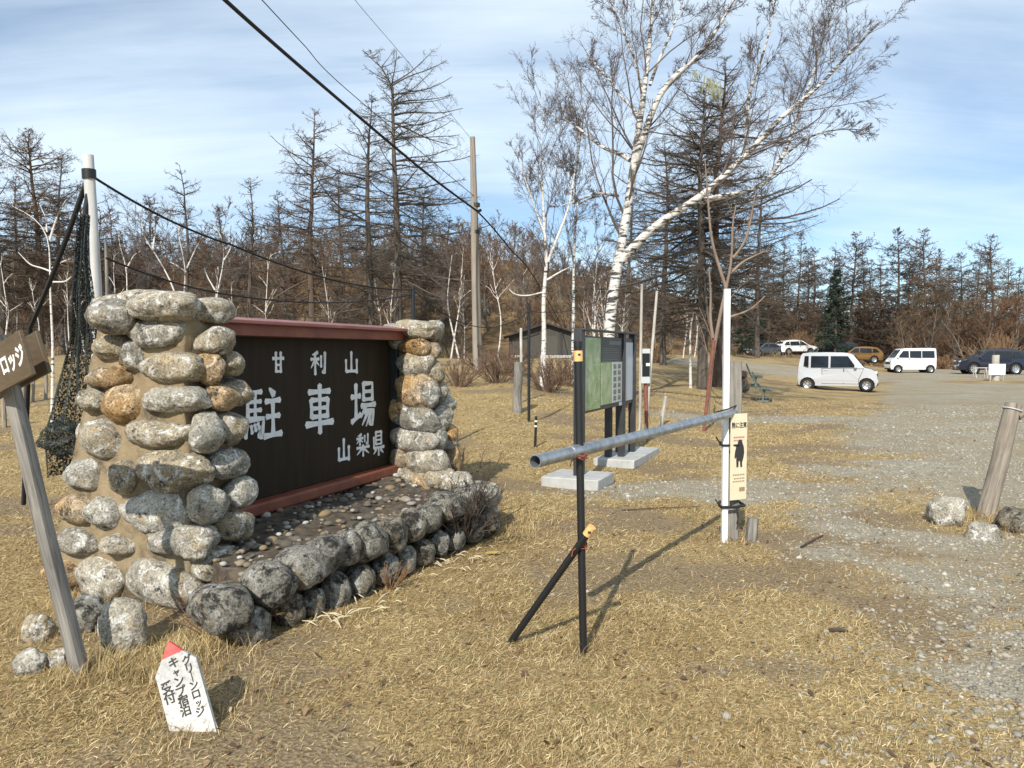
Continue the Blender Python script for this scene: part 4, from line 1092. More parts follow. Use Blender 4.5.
    bear_old = [(.30, 0), (.42, 0), (.44, .30), (.52, .34), (.56, .02), (.68, .02), (.66, .30), (.74, .50), (.78, .72), (.74, .86), (.66, .93), (.62, 1.0), (.56, .95), (.46, .94), (.36, .90), (.30, .80), (.22, .74), (.14, .62), (.12, .48), (.20, .46), (.24, .56), (.30, .60), (.32, .40)]
    mb = MB(); mb.prism([(.03 + a * .125, zb + .275 + b_ * .235) for a, b_ in bear], c0 + ez * .0086, ex, ZZ, ez, .0006); own(mb.build('bear_silhouette', MT['ink']), root)
    # rope tying pipe to the post
    mb = MB(); c = at(727, 412, 6.5)
    mb.tube([at(716, 412, 6.42), at(728, 409, 6.40), at(738, 405, 6.5), at(741, 411, 6.55), at(735, 415, 6.5), at(722, 419, 6.42)], .006, 5); o = mb.build('tie_wire', MT['black_rope'], smooth=60); tag(o, 'dark wire tying the pipe end to the grey wooden post', 'wire')
    g = ground(750, 541); tag(rough_post('cut_stump', g - ZZ * .1, g + Vector((.03, .02, .19)), .055, MT['grey_wood'], None, 10, 7, .9, True), 'short grey cut post stub right of the white pole', 'stump')
    # leaning log post
    g = ground(982, 517); tp = at(1014, 404, g.y + .1)
    root = empty('log_post', g, 0, 'thick leaning log post with a broken top at the right edge', 'post')
    rough_post('log', g - ZZ * .2, tp, .086, MT['log'], root, 16, 21, .90)
    ax = (tp - g).normalized(); r_ = rough_post('branch_stub', tp - ax * .12 + Vector((.05, -.02, 0)), tp - ax * .02 + Vector((.15, -.04, -.03)), .05, MT['log'], root, 10, 4, .8)
    mb = MB(); w = tp - ax * .06; pts = []
    xx = ax.cross(Vector((0, 1, 0))).normalized(); yy = ax.cross(xx)
    for k in range(17): a = 2 * PI * k / 16; pts.append(w + (xx * math.cos(a) + yy * math.sin(a)) * .086)
    mb.tube(pts, .006, 5); own(mb.build('wire_loop', MT['white_print'], smooth=60), root)
    # sticks and leaf on the ground
    for px0, py0, px1, py1, r_, label in ((801, 549, 823, 537, .010, 'dark stick lying on the gravel right of the white pole'), (829, 633, 848, 634, .012, 'short dark stick lying on the open gravel'), (622, 512, 700, 508, .006, 'long thin twig lying in the grass left of the white pole')):
        a, b_ = ground(px0, py0), ground(px1, py1)
        mb = MB(); mb.tube([a + ZZ * .012, a.lerp(b_, .5) + ZZ * .02, b_ + ZZ * .015], [r_, r_ * .9, r_ * .6], 7); o = mb.build('fallen_stick', MT['shrub_dark'], smooth=60); tag(o, label, 'stick')
    g = ground(492, 557); mb = MB(); mb.prism([(-.055, 0), (-.02, .022), (.03, .02), (.06, 0), (.02, -.02), (-.03, -.018)], g + ZZ * .03, (1, 0, .1), (0, 1, .1), ZZ, .003)
    o = mb.build('fallen_leaf', simple('yellow leaf', (.42, .30, .07), (.5, .37, .10), 20, .7)); tag(o, 'yellow fallen leaf on the grass beyond the planter wall', 'leaf')
    # pale straw heads along the wall foot
    rg = np.random.default_rng(14); mb = MB()
    for i in range(46):
        f = float(np.clip(rg.choice([.2, .32, .62, .7]) + rg.normal(0, .07), .05, .85)); p = W0.lerp(W1, f); wn = Vector(((W1 - W0).y, -(W1 - W0).x, 0)).normalized()
        c = p + wn * abs(rg.normal(.16, .16)); a = rg.uniform(0, PI); l = rg.uniform(.02, .075)
        dv = Vector((math.cos(a), math.sin(a), rg.uniform(-.1, .3))) * l; c.z = .025
        mb.tube([c - dv, c + Vector((0, 0, .012)), c + dv], [.002, .0045, .002], 5)
    o = mb.build('straw', simple('pale straw', (.50, .41, .25), (.66, .57, .38), 20, .8), smooth=60); tag(o, 'pale straw stalks fallen along the planter wall foot', 'straw', kind='stuff')

def build_benches():
    def bench(loc, rz, label):
        root = empty('park_bench', loc, rz, label, 'bench', 'benches along the car park edge')
        Lb = 1.5
        mb = MB(); 
        for i in range(5): mb.box((-.02 + i * .10, 0, .43 - .012 * abs(i - 2) ), (.085, Lb, .035))
        mb.build('seat', MT['bench_green'], root, bevel=.006)
        mb = MB()
        for i in range(4): mb.box((-.10 - i * .035, 0, .53 + i * .105), (.03, Lb, .085), Matrix.Rotation(-.3, 3, 'Y'))
        mb.build('backrest', MT['bench_green'], root, bevel=.006)
        for s in (-1, 1):
            mb = MB(); y = s * .58
            mb.tube([(.12, y, .0), (.14, y, .25), (.16, y, .40)], .035, 8); mb.tube([(.40, y, .39), (.2, y, .395), (.0, y, .405), (-.07, y, .47), (-.24, y, .92)], .026, 8); mb.box((.13, y, .03), (.34, .09, .06))
            mb.build('leg', MT['bench_green'], root, smooth=40)
        return root
    g = ground(759, 401); bench((g.x, g.y, g.z), math.radians(-19), 'nearer grey green slatted bench facing the silver car')
    g = ground(752, 386); bench((g.x, g.y, g.z), math.radians(-17), 'farther bench behind the nearer grey green bench, mostly hidden')
    g = ground(741, 392); root = empty('tree_stump', g, 0, 'rough dark tree stump left of the park benches', 'stump')
    o = addobj('stump_wood', stone_mesh('stump', (.26, .24, .36), 300, rough=.3), MT['larch_bark']); o.location = g + ZZ * .25; own(o, root)
    o = addobj('top_growth', stone_mesh('growth', (.24, .22, .16), 301, rough=.5), MT['shrub_dark']); o.location = g + ZZ * .62; own(o, root)
    for i, px in enumerate((737, 741)):
        g = ground(px, 398 - i * 3); tag(rough_post('pale_stake', g - ZZ * .05, g + ZZ * (.55 - .1 * i), .035, MT['pale_wood'], None, 8, 30 + i), ('nearer' if i == 0 else 'farther') + ' slim pale stake between the white pole and the benches', 'stake')

def build_island_sign():
    g = ground(989, 381); d = g.y
    root = empty('notice_board', g, 0, 'white double notice on a post in front of the navy car', 'sign')
    pt = at(996, 355, d + .3); gp = gd(996, d + .3)
    rough_post('post', gp - ZZ * .1, pt, .21, MT['pale_wood'], root, 10, 40)
    a, b = at(989, 364, d), at(1005.5, 375, d)
    ex = Vector((1, 0, 0)); 
    mb = MB(); mb.prism([(a.x, b.z), (b.x, b.z), (b.x, a.z), (a.x, a.z)], (0, d, 0), ex, ZZ, (0, 1, 0), .03); own(mb.build('panel', MT['white_post'], bevel=.005), root)
    mb = MB()
    for i, fx in enumerate((.18, .46, .68)):
        x = a.x + (b.x - a.x) * fx; mb.prism([(x, b.z + .30), (x + .12, b.z + .30), (x + .12, b.z + .42), (x, b.z + .42)], (0, d - .004, 0), ex, ZZ, (0, 1, 0), .004)
    own(mb.build('faded_print', MT['pale_panel']), root)
    for fx in (.12, .88):
        x = a.x + (b.x - a.x) * fx; mb = MB(); mb.beam((x, d + .05, tz(x, d) - .05), (x, d + .05, b.z + .1), .05, .05); own(mb.build('leg', MT['pale_wood']), root)
    g = ground(980, 378); root = empty('trestle', g, 0, 'low grey trestle left of the white double notice', 'trestle')
    for s in (-.35, .35):
        for t in (-.2, .2):
            mb = MB(); mb.beam(g + Vector((s, t, 0)), g + Vector((s, 0, .62)), .05, .05); own(mb.build('leg', MT['pale_wood']), root)
    mb = MB(); mb.beam(g + Vector((-.45, 0, .64)), g + Vector((.45, 0, .64)), .07, .05); own(mb.build('rail', MT['pale_wood']), root)

def build_hut_and_pole():
    d = 50.0; c = gd(547, d); 
    root = empty('hut', c, 0, 'dark boarded hut with a low gable roof behind the thin white birch', 'hut')
    zg = 1.22; w2 = 2.42; ze = at(547, 336, d).z; zp = at(547, 322.5, d).z
    x0 = c.x - .05
    def at2(x, y, z): return Vector((x0 + x, d + y, z))
    mb = MB(); mb.prism([(-w2, zg - .3), (w2, zg - .3), (w2, ze), (0, zp - .06), (-w2, ze)], at2(0, 0, 0), (1, 0, 0), ZZ, (0, 1, 0), 4.5); own(mb.build('wall', MT['hut_wall']), root)
    for s in (-1, 1):
        mb = MB(); mb.prism([(0, zp), (s * (w2 + .35), ze - .03), (s * (w2 + .35), ze - .12), (0, zp - .10)], at2(0, -.4, 0), (1, 0, 0), ZZ, (0, 1, 0), 5.3); own(mb.build('roof', MT['hut_roof']), root)
    for x in (-w2 + .05, -w2 + .75, .95, w2 - .05):
        mb = MB(); mb.box(at2(x, -.05, (zg + ze) / 2), (.13, .10, ze - zg + (.45 if abs(x) < 2 else 0))); own(mb.build('corner_post', MT['hut_roof']), root)
    for a, b in ((-w2 + .05, -w2 + .95), (-.4, w2 + .1)):
        mb = MB(); mb.box(at2((a + b) / 2, -.18, zg + .08), (b - a, .2, .18)); own(mb.build('base_course', MT['concrete'], bevel=.01), root)
    mb = MB(); mb.box(at2(.95 - .75, -.02, zg + .75), (1.1, .06, 1.3)); own(mb.build('door', simple('hut door boards', (.06, .055, .045), (.09, .082, .065), 4, .8, stretch=(9, 9, .4)), bevel=.01), root)
    # utility pole
    d = 26.0; g = gd(478, d); top = at(472.5, 137, d)
    root = empty('utility_pole', g, 0, 'tall brownish utility pole without crossarms rising beside the birches', 'utility pole')
    mb = MB(); mb.tube([g - ZZ * .3, g.lerp(top, .5), top], [.17, .14, .085], 14); own(mb.build('pole', MT['utility'], smooth=40), root)
    for py in (205, 232):
        p = at(476, py, d); mb = MB(); mb.tube([p - ZZ * .06, p + ZZ * .06], .135, 14); own(mb.build('band', MT['dark_frame'], smooth=40), root)
    p = at(478, 212, d); mb = MB(); mb.tube([p + Vector((.0, -.1, 0)), p + Vector((.1, -.22, .02))], .05, 8); own(mb.build('cable_clamp', MT['black'], smooth=40), root)
    def wire(name, pts, r, label):
        # smooth through the points
        out = []
        for i in range(len(pts) - 1):
            p0, p1, p2, p3 = pts[max(i - 1, 0)], pts[i], pts[i + 1], pts[min(i + 2, len(pts) - 1)]
            for k in range(10):
                t = k / 10; out.append(.5 * ((2 * p1) + (p2 - p0) * t + (2 * p0 - 5 * p1 + 4 * p2 - p3) * t * t + (3 * p1 - p0 - 3 * p2 + p3) * t ** 3))
        out.append(pts[-1]); mb = MB(); mb.tube(out, r, 8); o = mb.build(name, MT['black_rope'], smooth=60); tag(o, label, 'cable')
    wire('overhead_cable', [at(120, -105, 9.5), at(225, 0, 12.2), at(345, 105, 17), at(430, 176, 22), at(477, 211, 25.8)], .034, 'thick black overhead cable slanting down to the utility pole')
    wire('service_cable', [at(478, 212, 25.9), at(493, 228, 27), at(512, 251, 29.5), at(532, 274, 34), at(560, 322, 49.5)], .026, 'black service cable dropping from the utility pole toward the hut')
    wire('overhead_wire', [at(215, -50, 14), at(262, 0, 16), at(303, 44, 19), at(345, 88, 22), at(474, 196, 25.9)], .011, 'thin overhead wire just right of the thick black cable')
    wire('overhead_wire', [at(300, -70, 15), at(355, 0, 17.5), at(413, 68, 21), at(472, 140, 25.95)], .0055, 'faint hair thin wire reaching the top of the utility pole')
# ------------------------------------------------------------------ trees
def nrm(v): return v / np.maximum(np.linalg.norm(v, axis=-1, keepdims=True), 1e-9)

def kids(rng, P, R, m, t0, t1, ang, lenf, K, up=0.0, wob=.12, flat=1.0, rr=.55, tipr=.25, rmin=.002, shrink=.5, sel=None, minlen=0):
    "m side branches on each of the N branches P(N,K0,3), R(N,K0)"
    if sel is not None: P, R = P[sel], R[sel]
    n, K0, _ = P.shape
    idx = np.repeat(np.arange(n), m); M = len(idx)
    t = rng.uniform(t0, t1, M); f = t * (K0 - 1); i = np.minimum(f.astype(int), K0 - 2); fr = (f - i)[:, None]
    a, b = P[idx, i], P[idx, i + 1]
    pos = a * (1 - fr) + b * fr; tan = nrm(b - a)
    rad = R[idx, i] * (1 - fr[:, 0]) + R[idx, i + 1] * fr[:, 0]
    rnd = rng.normal(0, 1, (M, 3)); rnd[:, 2] *= flat
    v = nrm(np.cross(tan, np.cross(rnd, tan)))
    A = rng.normal(ang, ang * .22, M)[:, None]
    d = nrm(tan * np.cos(A) + v * np.sin(A))
    plen = np.linalg.norm(np.diff(P, axis=1), axis=2).sum(1)[idx]
    Ln = np.maximum(plen * lenf * rng.uniform(.55, 1.25, M) * (1 - shrink * t), minlen)
    out = np.empty((M, K, 3)); out[:, 0] = pos
    for k in range(1, K):
        d = nrm(d + np.array([0, 0, up]) / (K - 1) + rng.normal(0, wob, (M, 3)))
        pos = pos + d * (Ln / (K - 1))[:, None]; out[:, k] = pos
    r0 = np.maximum(rad * rr * rng.uniform(.7, 1.1, M), rmin)
    RR = np.maximum(r0[:, None] * np.linspace(1, tipr, K)[None], rmin * .6)
    return out, RR

def limb(pts, r0, r1, n=14, wob=0, rng=None, power=1.0):
    "a single branch as batch (1,n,3) through pts, smoothed"
    pts = np.asarray([tuple(p) for p in pts], float)
    s = np.concatenate([[0], np.cumsum(np.linalg.norm(np.diff(pts, axis=0), axis=1))]); s /= s[-1]
    u = np.linspace(0, 1, n); out = np.stack([np.interp(u, s, pts[:, k]) for k in range(3)], -1)
    for _ in range(2): out[1:-1] = (out[:-2] + 2 * out[1:-1] + out[2:]) / 4
    if wob and rng is not None: out[1:-1] += rng.normal(0, wob, (n - 2, 3))
    return out[None], (r0 + (r1 - r0) * u ** power)[None]

def tubes_mesh(name, batches, smooth=True):
    "batches (P, R, sides) -> one mesh"
    VV, QQ, base = [], [], 0
    for P, R, S in batches:
        n, K, _ = P.shape
        t = np.empty_like(P); t[:, 1:-1] = P[:, 2:] - P[:, :-2]; t[:, 0] = P[:, 1] - P[:, 0]; t[:, -1] = P[:, -1] - P[:, -2]
        t = nrm(t); ref = np.where(np.abs(t[:, :1, 2:]) > .8, np.array([1.0, .1, 0]), np.array([.05, .1, 1.0]))
        x = nrm(np.cross(t, ref)); y = np.cross(t, x)
        w = np.arange(S) * 2 * PI / S
        V = P[:, :, None] + (x[:, :, None] * np.cos(w)[None, None, :, None] + y[:, :, None] * np.sin(w)[None, None, :, None]) * R[:, :, None, None]
        i = np.arange(n * K * S).reshape(n, K, S) + base
        j = np.roll(i, -1, axis=2)
        QQ.append(np.stack([i[:, :-1], j[:, :-1], j[:, 1:], i[:, 1:]], -1).reshape(-1, 4))
        VV.append(V.reshape(-1, 3)); base += n * K * S
    return np_mesh(name, np.concatenate(VV), np.concatenate(QQ), smooth=smooth)

def tree_obj(name, loc, rz, label, group, trunk_me, crown_me, tm, cm, scale=1.0, cat='tree'):
    root = empty(name, loc, rz, label, cat, group); root.scale = (scale,) * 3
    addobj('trunk', trunk_me, tm, root); addobj('crown', crown_me, cm, root)
    return root

def larch_meshes(seed, H, Lmax, r0, nb=90, first=.18, bend=0, twig=1.0, asym=None, dens=1.0, droop=.25):
    rng = np.random.default_rng(seed); nb = int(nb * 1.5)
    K = 16
    u = np.linspace(0, 1, K)
    tr = np.stack([.25 * np.sin(u * 5 + seed) * u + rng.normal(0, .03, K) * u, .2 * np.cos(u * 4 + seed) * u, u * H], -1)
    if bend: tr[:, 0] += bend * np.clip((u - .86) / .14, 0, 1) ** 1.6; tr[:, 2] -= abs(bend) * .15 * np.clip((u - .86) / .14, 0, 1) ** 2
    R = r0 * (1 - u) ** .85 + .012
    T = (tr[None], R[None], 8)
    t = np.sort(first + (1 - first) * rng.uniform(0, 1, nb) ** .92); t[-1] = .995
    f = t * (K - 1); i = np.minimum(f.astype(int), K - 2); fr = (f - i)[:, None]
    pos = tr[i] * (1 - fr) + tr[i + 1] * fr
    az = rng.uniform(0, 2 * PI, nb)
    k = (t - first) / (1 - first)
    prof = np.minimum(1, .55 + 1.6 * k) * (1 - k) ** .62 + .04
    Ln = Lmax * prof * np.clip(rng.lognormal(-.28, .38, nb), .25, 1.5)
    if asym is not None: Ln *= 1 + asym[1] * np.cos(az - asym[0])
    el = -.18 + .75 * k + rng.normal(0, .14, nb)
    Kb = 8
    B = np.empty((nb, Kb, 3)); B[:, 0] = pos
    d = np.stack([np.cos(az) * np.cos(el), np.sin(az) * np.cos(el), np.sin(el)], -1)
    p = pos.copy()
    for q in range(1, Kb):
        fq = q / (Kb - 1)
        d = nrm(d + np.array([0, 0, 1.0]) * (-droop * .5 if fq < .5 else .16) / 2 + rng.normal(0, .075, (nb, 3)))
        p = p + d * (Ln / (Kb - 1))[:, None]; B[:, q] = p
    RB = np.maximum((.014 + .040 * Ln / max(Lmax, 1) * (r0 / .2))[:, None] * np.linspace(1, .28, Kb)[None], .005 * twig)
    b1 = (B, RB, 5)
    big = Ln > .30 * Lmax
    ca = kids(rng, B, RB, int(15 * dens), .10, .98, .95, .36, 5, up=-.10, wob=.13, flat=.35, rr=.42, rmin=.0056 * twig, shrink=.55, minlen=.12, sel=big)
    cs = kids(rng, B, RB, 5, .10, .98, .95, .40, 5, up=-.05, wob=.13, flat=.5, rr=.42, rmin=.0050 * twig, shrink=.55, minlen=.08, sel=~big)
    c = (np.concatenate([ca[0], cs[0]]), np.concatenate([ca[1], cs[1]]))
    c2 = kids(rng, c[0], c[1], int(5 * dens), .1, 1, .8, .45, 3, up=-.12, wob=.16, flat=.7, rr=.6, rmin=.0042 * twig, shrink=.4, minlen=.08)
    return tubes_mesh('larch_trunk', [T]), tubes_mesh('larch_crown', [b1, (c[0], c[1], 3), (c2[0], c2[1], 3)])

def bare_meshes(seed, H, r0, spread=.75, twig=1.0, n1=16, n2=7, n3=5, n4=3, first=.22, up=.5, multi=1, lean=.1, fork=.5):
    rng = np.random.default_rng(seed)
    Ts = []
    for m in range(multi):
        a = rng.uniform(0, 2 * PI); q = lean * (1.6 if multi > 1 else 1)
        pts = [(0, 0, 0)] ; p = np.zeros(3); d = np.array([math.cos(a) * q, math.sin(a) * q, 1.0])
        for k in range(6):
            d = nrm(d + rng.normal(0, .10, 3) + np.array([0, 0, .06])); p = p + d * H / 6 * rng.uniform(.8, 1.05); pts.append(tuple(p))
        Ts.append(limb(pts, r0 * rng.uniform(.7, 1), r0 * .12, 14))
    P = np.concatenate([t[0] for t in Ts]); R = np.concatenate([t[1] for t in Ts])
    c1 = kids(rng, P, R, n1, first, .98, .75, spread * .62, 8, up=up, wob=.13, rr=.5, rmin=.010 * twig, shrink=.62)
    c2 = kids(rng, *c1, n2, .2, .98, .7, .48, 6, up=.25, wob=.15, rr=.55, rmin=.0065 * twig, shrink=.5)
    c3 = kids(rng, *c2, n3, .15, 1, .65, .5, 4, up=.15, wob=.16, rr=.6, rmin=.005 * twig, shrink=.4)
    bs = [(c2[0], c2[1], 3), (c3[0], c3[1], 3)]
    if n4:
        c4 = kids(rng, *c3, n4, .1, 1, .6, .55, 3, up=.0, wob=.2, rr=.7, rmin=.0042 * twig, shrink=.3)
        bs.append((c4[0], c4[1], 3))
    return tubes_mesh('bare_trunk', [(P, R, 8), (c1[0], c1[1], 5)]), tubes_mesh('bare_crown', bs)

def from_limbs(seed, limbs, main, tw, n2=(10, 7, 5, 4), lens=(.42, .5, .52, .55), ang=.62, up=(.35, .2, -.05, -.25), keep_sides=9, t0=.3, minl=0.5):
    "tree from hand placed limbs (local coords): main limbs in the trunk mesh, generated branches in the crown"
    rng = np.random.default_rng(seed)
    tr = [(l[0], l[1], keep_sides) for l in limbs]
    cr = []; white = []
    for (P, R), k in zip(limbs, main):
        if k <= 0: continue
        c1 = kids(rng, P, R, k, t0, .99, ang, lens[0], 8, up=up[0], wob=.12, rr=.34, rmin=.0075 * tw, shrink=.5)
        cr.append((c1[0], c1[1], 4))
        c2 = kids(rng, *c1, n2[1], .15, .99, .62, lens[1], 6, up=up[1], wob=.13, rr=.5, rmin=.0055 * tw, shrink=.45)
        c3 = kids(rng, *c2, n2[2], .1, 1, .6, lens[2], 5, up=up[2], wob=.15, rr=.6, rmin=.0040 * tw, shrink=.35)
        cr += [(c2[0], c2[1], 3), (c3[0], c3[1], 3)]
        if n2[3]:
            c4 = kids(rng, *c3, n2[3], .1, 1, .6, lens[3], 4, up=up[3], wob=.16, rr=.7, rmin=.0034 * tw, shrink=.3)
            cr.append((c4[0], c4[1], 3))
    return tubes_mesh('birch_trunk', tr + white), tubes_mesh('birch_crown', cr)

def build_birches():
    # the large leaning birch behind the information board
    d0 = 19.0
    base = gd(604, d0)
    def W(px, py, dd=0): return at(px, py, d0 + dd) - base
    r = lambda w: w / F_PX * d0 / 2 * .86
    trunk = limb([Vector((0, 0, -.3)), W(609, 330), W(613, 290), W(618, 262), W(625, 225), W(632, 180), W(637, 140), W(643, 100), W(648, 60, .3), W(652, 20, .5), W(655, -40, .8)], r(16), r(2.2), 26)
    tr2 = limb([W(634, 165), W(644, 135, -.2), W(652, 112, -.3), W(660, 92, -.4), W(672, 78, -.5), W(700, 55, -.6), W(720, 25, -.8), W(742, -15, -1)], r(9), r(2), 18)
    big = limb([W(620, 262), W(634, 246, -.1), W(652, 228, -.3), W(676, 212, -.5), W(700, 198, -.7), W(722, 178, -.9), W(742, 158, -1.0), W(762, 138, -1.2), W(782, 116, -1.3), W(800, 102, -1.4), W(822, 84, -1.5), W(850, 52, -1.6), W(880, 22, -1.8)], r(11), r(1.6), 28)
    b2 = limb([W(690, 203, -.6), W(715, 198, -.3), W(742, 192, 0), W(762, 190, .2), W(775, 170, .3), W(785, 155, .4), W(800, 110, .6), W(815, 70, .8), W(828, 20, 1)], r(7), r(1.2), 20)
    b3 = limb([W(745, 155, -1), W(748, 120, -1.2), W(747, 95, -1.3), W(756, 75, -1.5), W(768, 40, -1.7), W(775, 0, -1.9)], r(5), r(1), 14)
    b4 = limb([W(785, 155, .4), W(800, 142, .3), W(820, 132, .2), W(850, 128, 0), W(872, 132, -.2)], r(3), r(.8), 12)
    b5 = limb([W(630, 160), W(618, 152, .3), W(606, 150, .6), W(590, 138, 1), W(572, 122, 1.4), W(556, 118, 1.8)], r(6), r(1), 14)
    b6 = limb([W(640, 120), W(632, 105, .5), W(622, 100, .7), W(612, 82, 1), W(598, 68, 1.2), W(586, 50, 1.5)], r(4.5), r(.9), 14)
    b7 = limb([W(650, 85, .2), W(658, 62, .4), W(668, 40, .6), W(680, 10, .8), W(690, -20, 1)], r(4), r(.9), 14)
    b8 = limb([W(643, 100), W(636, 60, .3), W(622, 30, .4), W(610, 0, .5), W(600, -30, .6)], r(4), r(.9), 14)
    b9 = limb([W(618, 196), W(598, 192, -.5), W(580, 200, -.8), W(560, 206, -1)], r(4), r(.8), 12)
    limbs = [trunk, tr2, big, b2, b3, b4, b5, b6, b7, b8, b9]
    tm, cm = from_limbs(41, limbs, [20, 18, 26, 20, 13, 11, 11, 12, 12, 12, 7], 1.0, n2=(10, 8, 6, 4), lens=(.36, .5, .52, .55), t0=.34, up=(.5, .25, .05, -.25))
    tree_obj('birch_tree', base, 0, 'large leaning white birch with a long limb reaching right behind the information board', None, tm, cm, MT['birch_old'], MT['twig_birch'])

    def birch(px, pts, wpx, d, seed, label, side=(), k=12, tw=1.1, lens=(.36, .5, .5, .5), n2=(10, 8, 6, 4), mat='birch', base_px=None, t0=.25, up=(.5, .3, .1, -.1)):
        base = gd(px, d)
        rr = lambda w: w / F_PX * d / 2 * .82
        W = lambda a, b, e=0: at(a, b, d + e) - base
        ls = [limb([Vector((0, 0, -.3))] + [W(*p) for p in pts], rr(wpx), rr(.6), 22, power=.75)]
        ks = [k]
        for q, w, n in side:
            ls.append(limb([W(*p) for p in q], rr(w), rr(.7), 14)); ks.append(int(n * 1.5))
        ks[0] = int(ks[0] * 1.5); tm, cm = from_limbs(seed, ls, ks, tw, n2=n2, lens=lens, t0=t0, up=up)
        tree_obj('birch_tree', base, 0, label, None, tm, cm, MT[mat], MT['twig_birch'])
    birch(541, [(545, 330), (542, 300), (546, 275), (548, 262), (545, 240), (543, 200), (541, 160), (542, 120), (540, 88)], 8, 22, 42, 'slim white birch standing just left of the information board',
          side=[([(548, 262), (556, 240), (564, 222), (570, 205), (578, 150), (580, 120)], 4, 9), ([(547, 280), (560, 272), (572, 266)], 3, 2), ([(544, 292), (528, 296), (514, 295), (503, 282)], 2.4, 2), ([(545, 235), (534, 205), (522, 170), (510, 135)], 2.6, 8)], k=14, tw=1.0)
    birch(573, [(573, 330), (574, 300), (573, 270), (576, 230), (576, 205), (574, 180), (578, 150), (585, 125), (580, 100)], 5.5, 24, 43, 'thin dark topped birch behind the slim white birch',
          side=[([(574, 207), (586, 200), (600, 195), (612, 200)], 2.4, 3), ([(576, 200), (566, 176), (556, 150)], 2.2, 5)], k=9, tw=1.2, mat='birch_old')
    birch(50, [(53, 345), (50, 290), (50, 255), (49, 236), (42, 222), (30, 214), (12, 206)], 5.5, 14, 44, 'crooked white birch behind the brown boards with limbs to both sides',
          side=[([(50, 240), (55, 222), (61, 208), (66, 200)], 3, 5), ([(52, 272), (42, 268), (30, 265), (18, 252)], 2.4, 3), ([(52, 268), (62, 262), (72, 258)], 2, 2), ([(51, 282), (66, 282), (76, 272), (84, 268)], 2.4, 2), ([(47, 232), (46, 218), (40, 205)], 2, 3)], k=5, tw=.8, lens=(.2, .4, .45, .5), n2=(8, 4, 3, 2))
    birch(182, [(176, 292), (165, 270), (152, 248), (143, 238), (141, 228), (142, 200)], 4, 22, 45, 'pale birch leaning left above the near stone pillar', side=[([(153, 250), (155, 232), (156, 215)], 2.6, 5)], k=6, tw=1.1)
    birch(184, [(184, 290), (186, 272), (182, 250), (178, 235), (178, 218)], 4, 24, 46, 'upright pale birch forking above the near stone pillar', side=[([(186, 272), (178, 266), (170, 262)], 2, 3), ([(187, 268), (194, 252), (200, 240)], 2, 4)], k=6, tw=1.1)
    birch(213, [(216, 298), (220, 280), (224, 262), (224, 245), (221, 232), (212, 222)], 4, 21, 47, 'pale birch bending left beside the dark roof of the sign board', side=[([(215, 290), (208, 278), (204, 268)], 2, 3), ([(224, 260), (230, 250), (233, 238)], 2, 4)], k=6, tw=1.1)
    birch(127, [(127, 290), (127, 270), (124, 258), (119, 245), (118, 230)], 3.4, 24, 48, 'short pale birch between the pale pole and the leaning birch', side=[([(127, 268), (134, 255), (142, 250)], 2, 4)], k=6, tw=1.1)
    birch(691, [(690, 330), (694, 310), (697, 295), (699, 285), (695, 270), (690, 255)], 4.5, 27, 49, 'twisted pale birch between the information board and the dark larches', side=[([(698, 296), (710, 298), (718, 304)], 2, 3)], k=7, tw=1.2)
    birch(593, [(594, 340), (596, 300), (592, 270), (598, 250), (606, 230)], 4, 25, 50, 'slender pale birch tucked right behind the large leaning birch', k=8, tw=1.2, mat='birch_old')
    birch(461, [(450, 320), (447, 300), (449, 280), (452, 255)], 3, 34, 51, 'slender pale birch left of the utility pole', k=8, tw=1.5)
    birch(520, [(554, 320), (552, 290), (554, 262)], 3.4, 36, 52, 'grey stemmed sapling behind the hut gable', k=6, tw=1.5, mat='birch_old') if False else None
    # young pinkish tree behind the white pole
    d = 17.5; base = gd(706, d); W = lambda a, b, e=0: at(a, b, d + e) - base
    rr = lambda w: w / F_PX * d / 2
    ls = [limb([Vector((0, 0, -.2)), W(712, 355), W(717, 332), W(722, 305), W(726, 288), W(731, 268), W(733, 246), W(731, 228), W(736, 205)], rr(5.5), rr(1.4), 20),
          limb([W(726, 288), W(722, 275), W(716, 258), W(711, 240), W(708, 200), W(705, 160)], rr(3.6), rr(1), 12),
          limb([W(732, 272), W(742, 262), W(754, 256), W(768, 250)], rr(3), rr(1), 10), limb([W(733, 258), W(742, 248), W(748, 235), W(756, 190)], rr(3), rr(1), 10),
          limb([W(726, 318), W(740, 314), W(752, 309), W(765, 296)], rr(2.6), rr(1), 10), limb([W(713, 338), W(710, 320), W(711, 295), W(709, 268)], rr(3.4), rr(1.2), 12)]
    tm, cm = from_limbs(53, ls, [5, 5, 4, 5, 3, 2], 1.0, n2=(6, 4, 3, 0), lens=(.3, .45, .5, .5))
    tree_obj('young_tree', base, 0, 'young pinkish barked tree forking above the white pole', None, tm, cm, MT['pink_bark'], MT['pink_bark'])
    a, b_ = ground(704, 400), at(714, 340, 15.5); a = gd(704, 15.5)
    mb = MB(); mb.tube([a - ZZ * .1, b_], .035, 8); o = mb.build('rusty_pole', MT['rust'], smooth=40); tag(o, 'rusty red pole leaning against the young pinkish tree', 'pole')

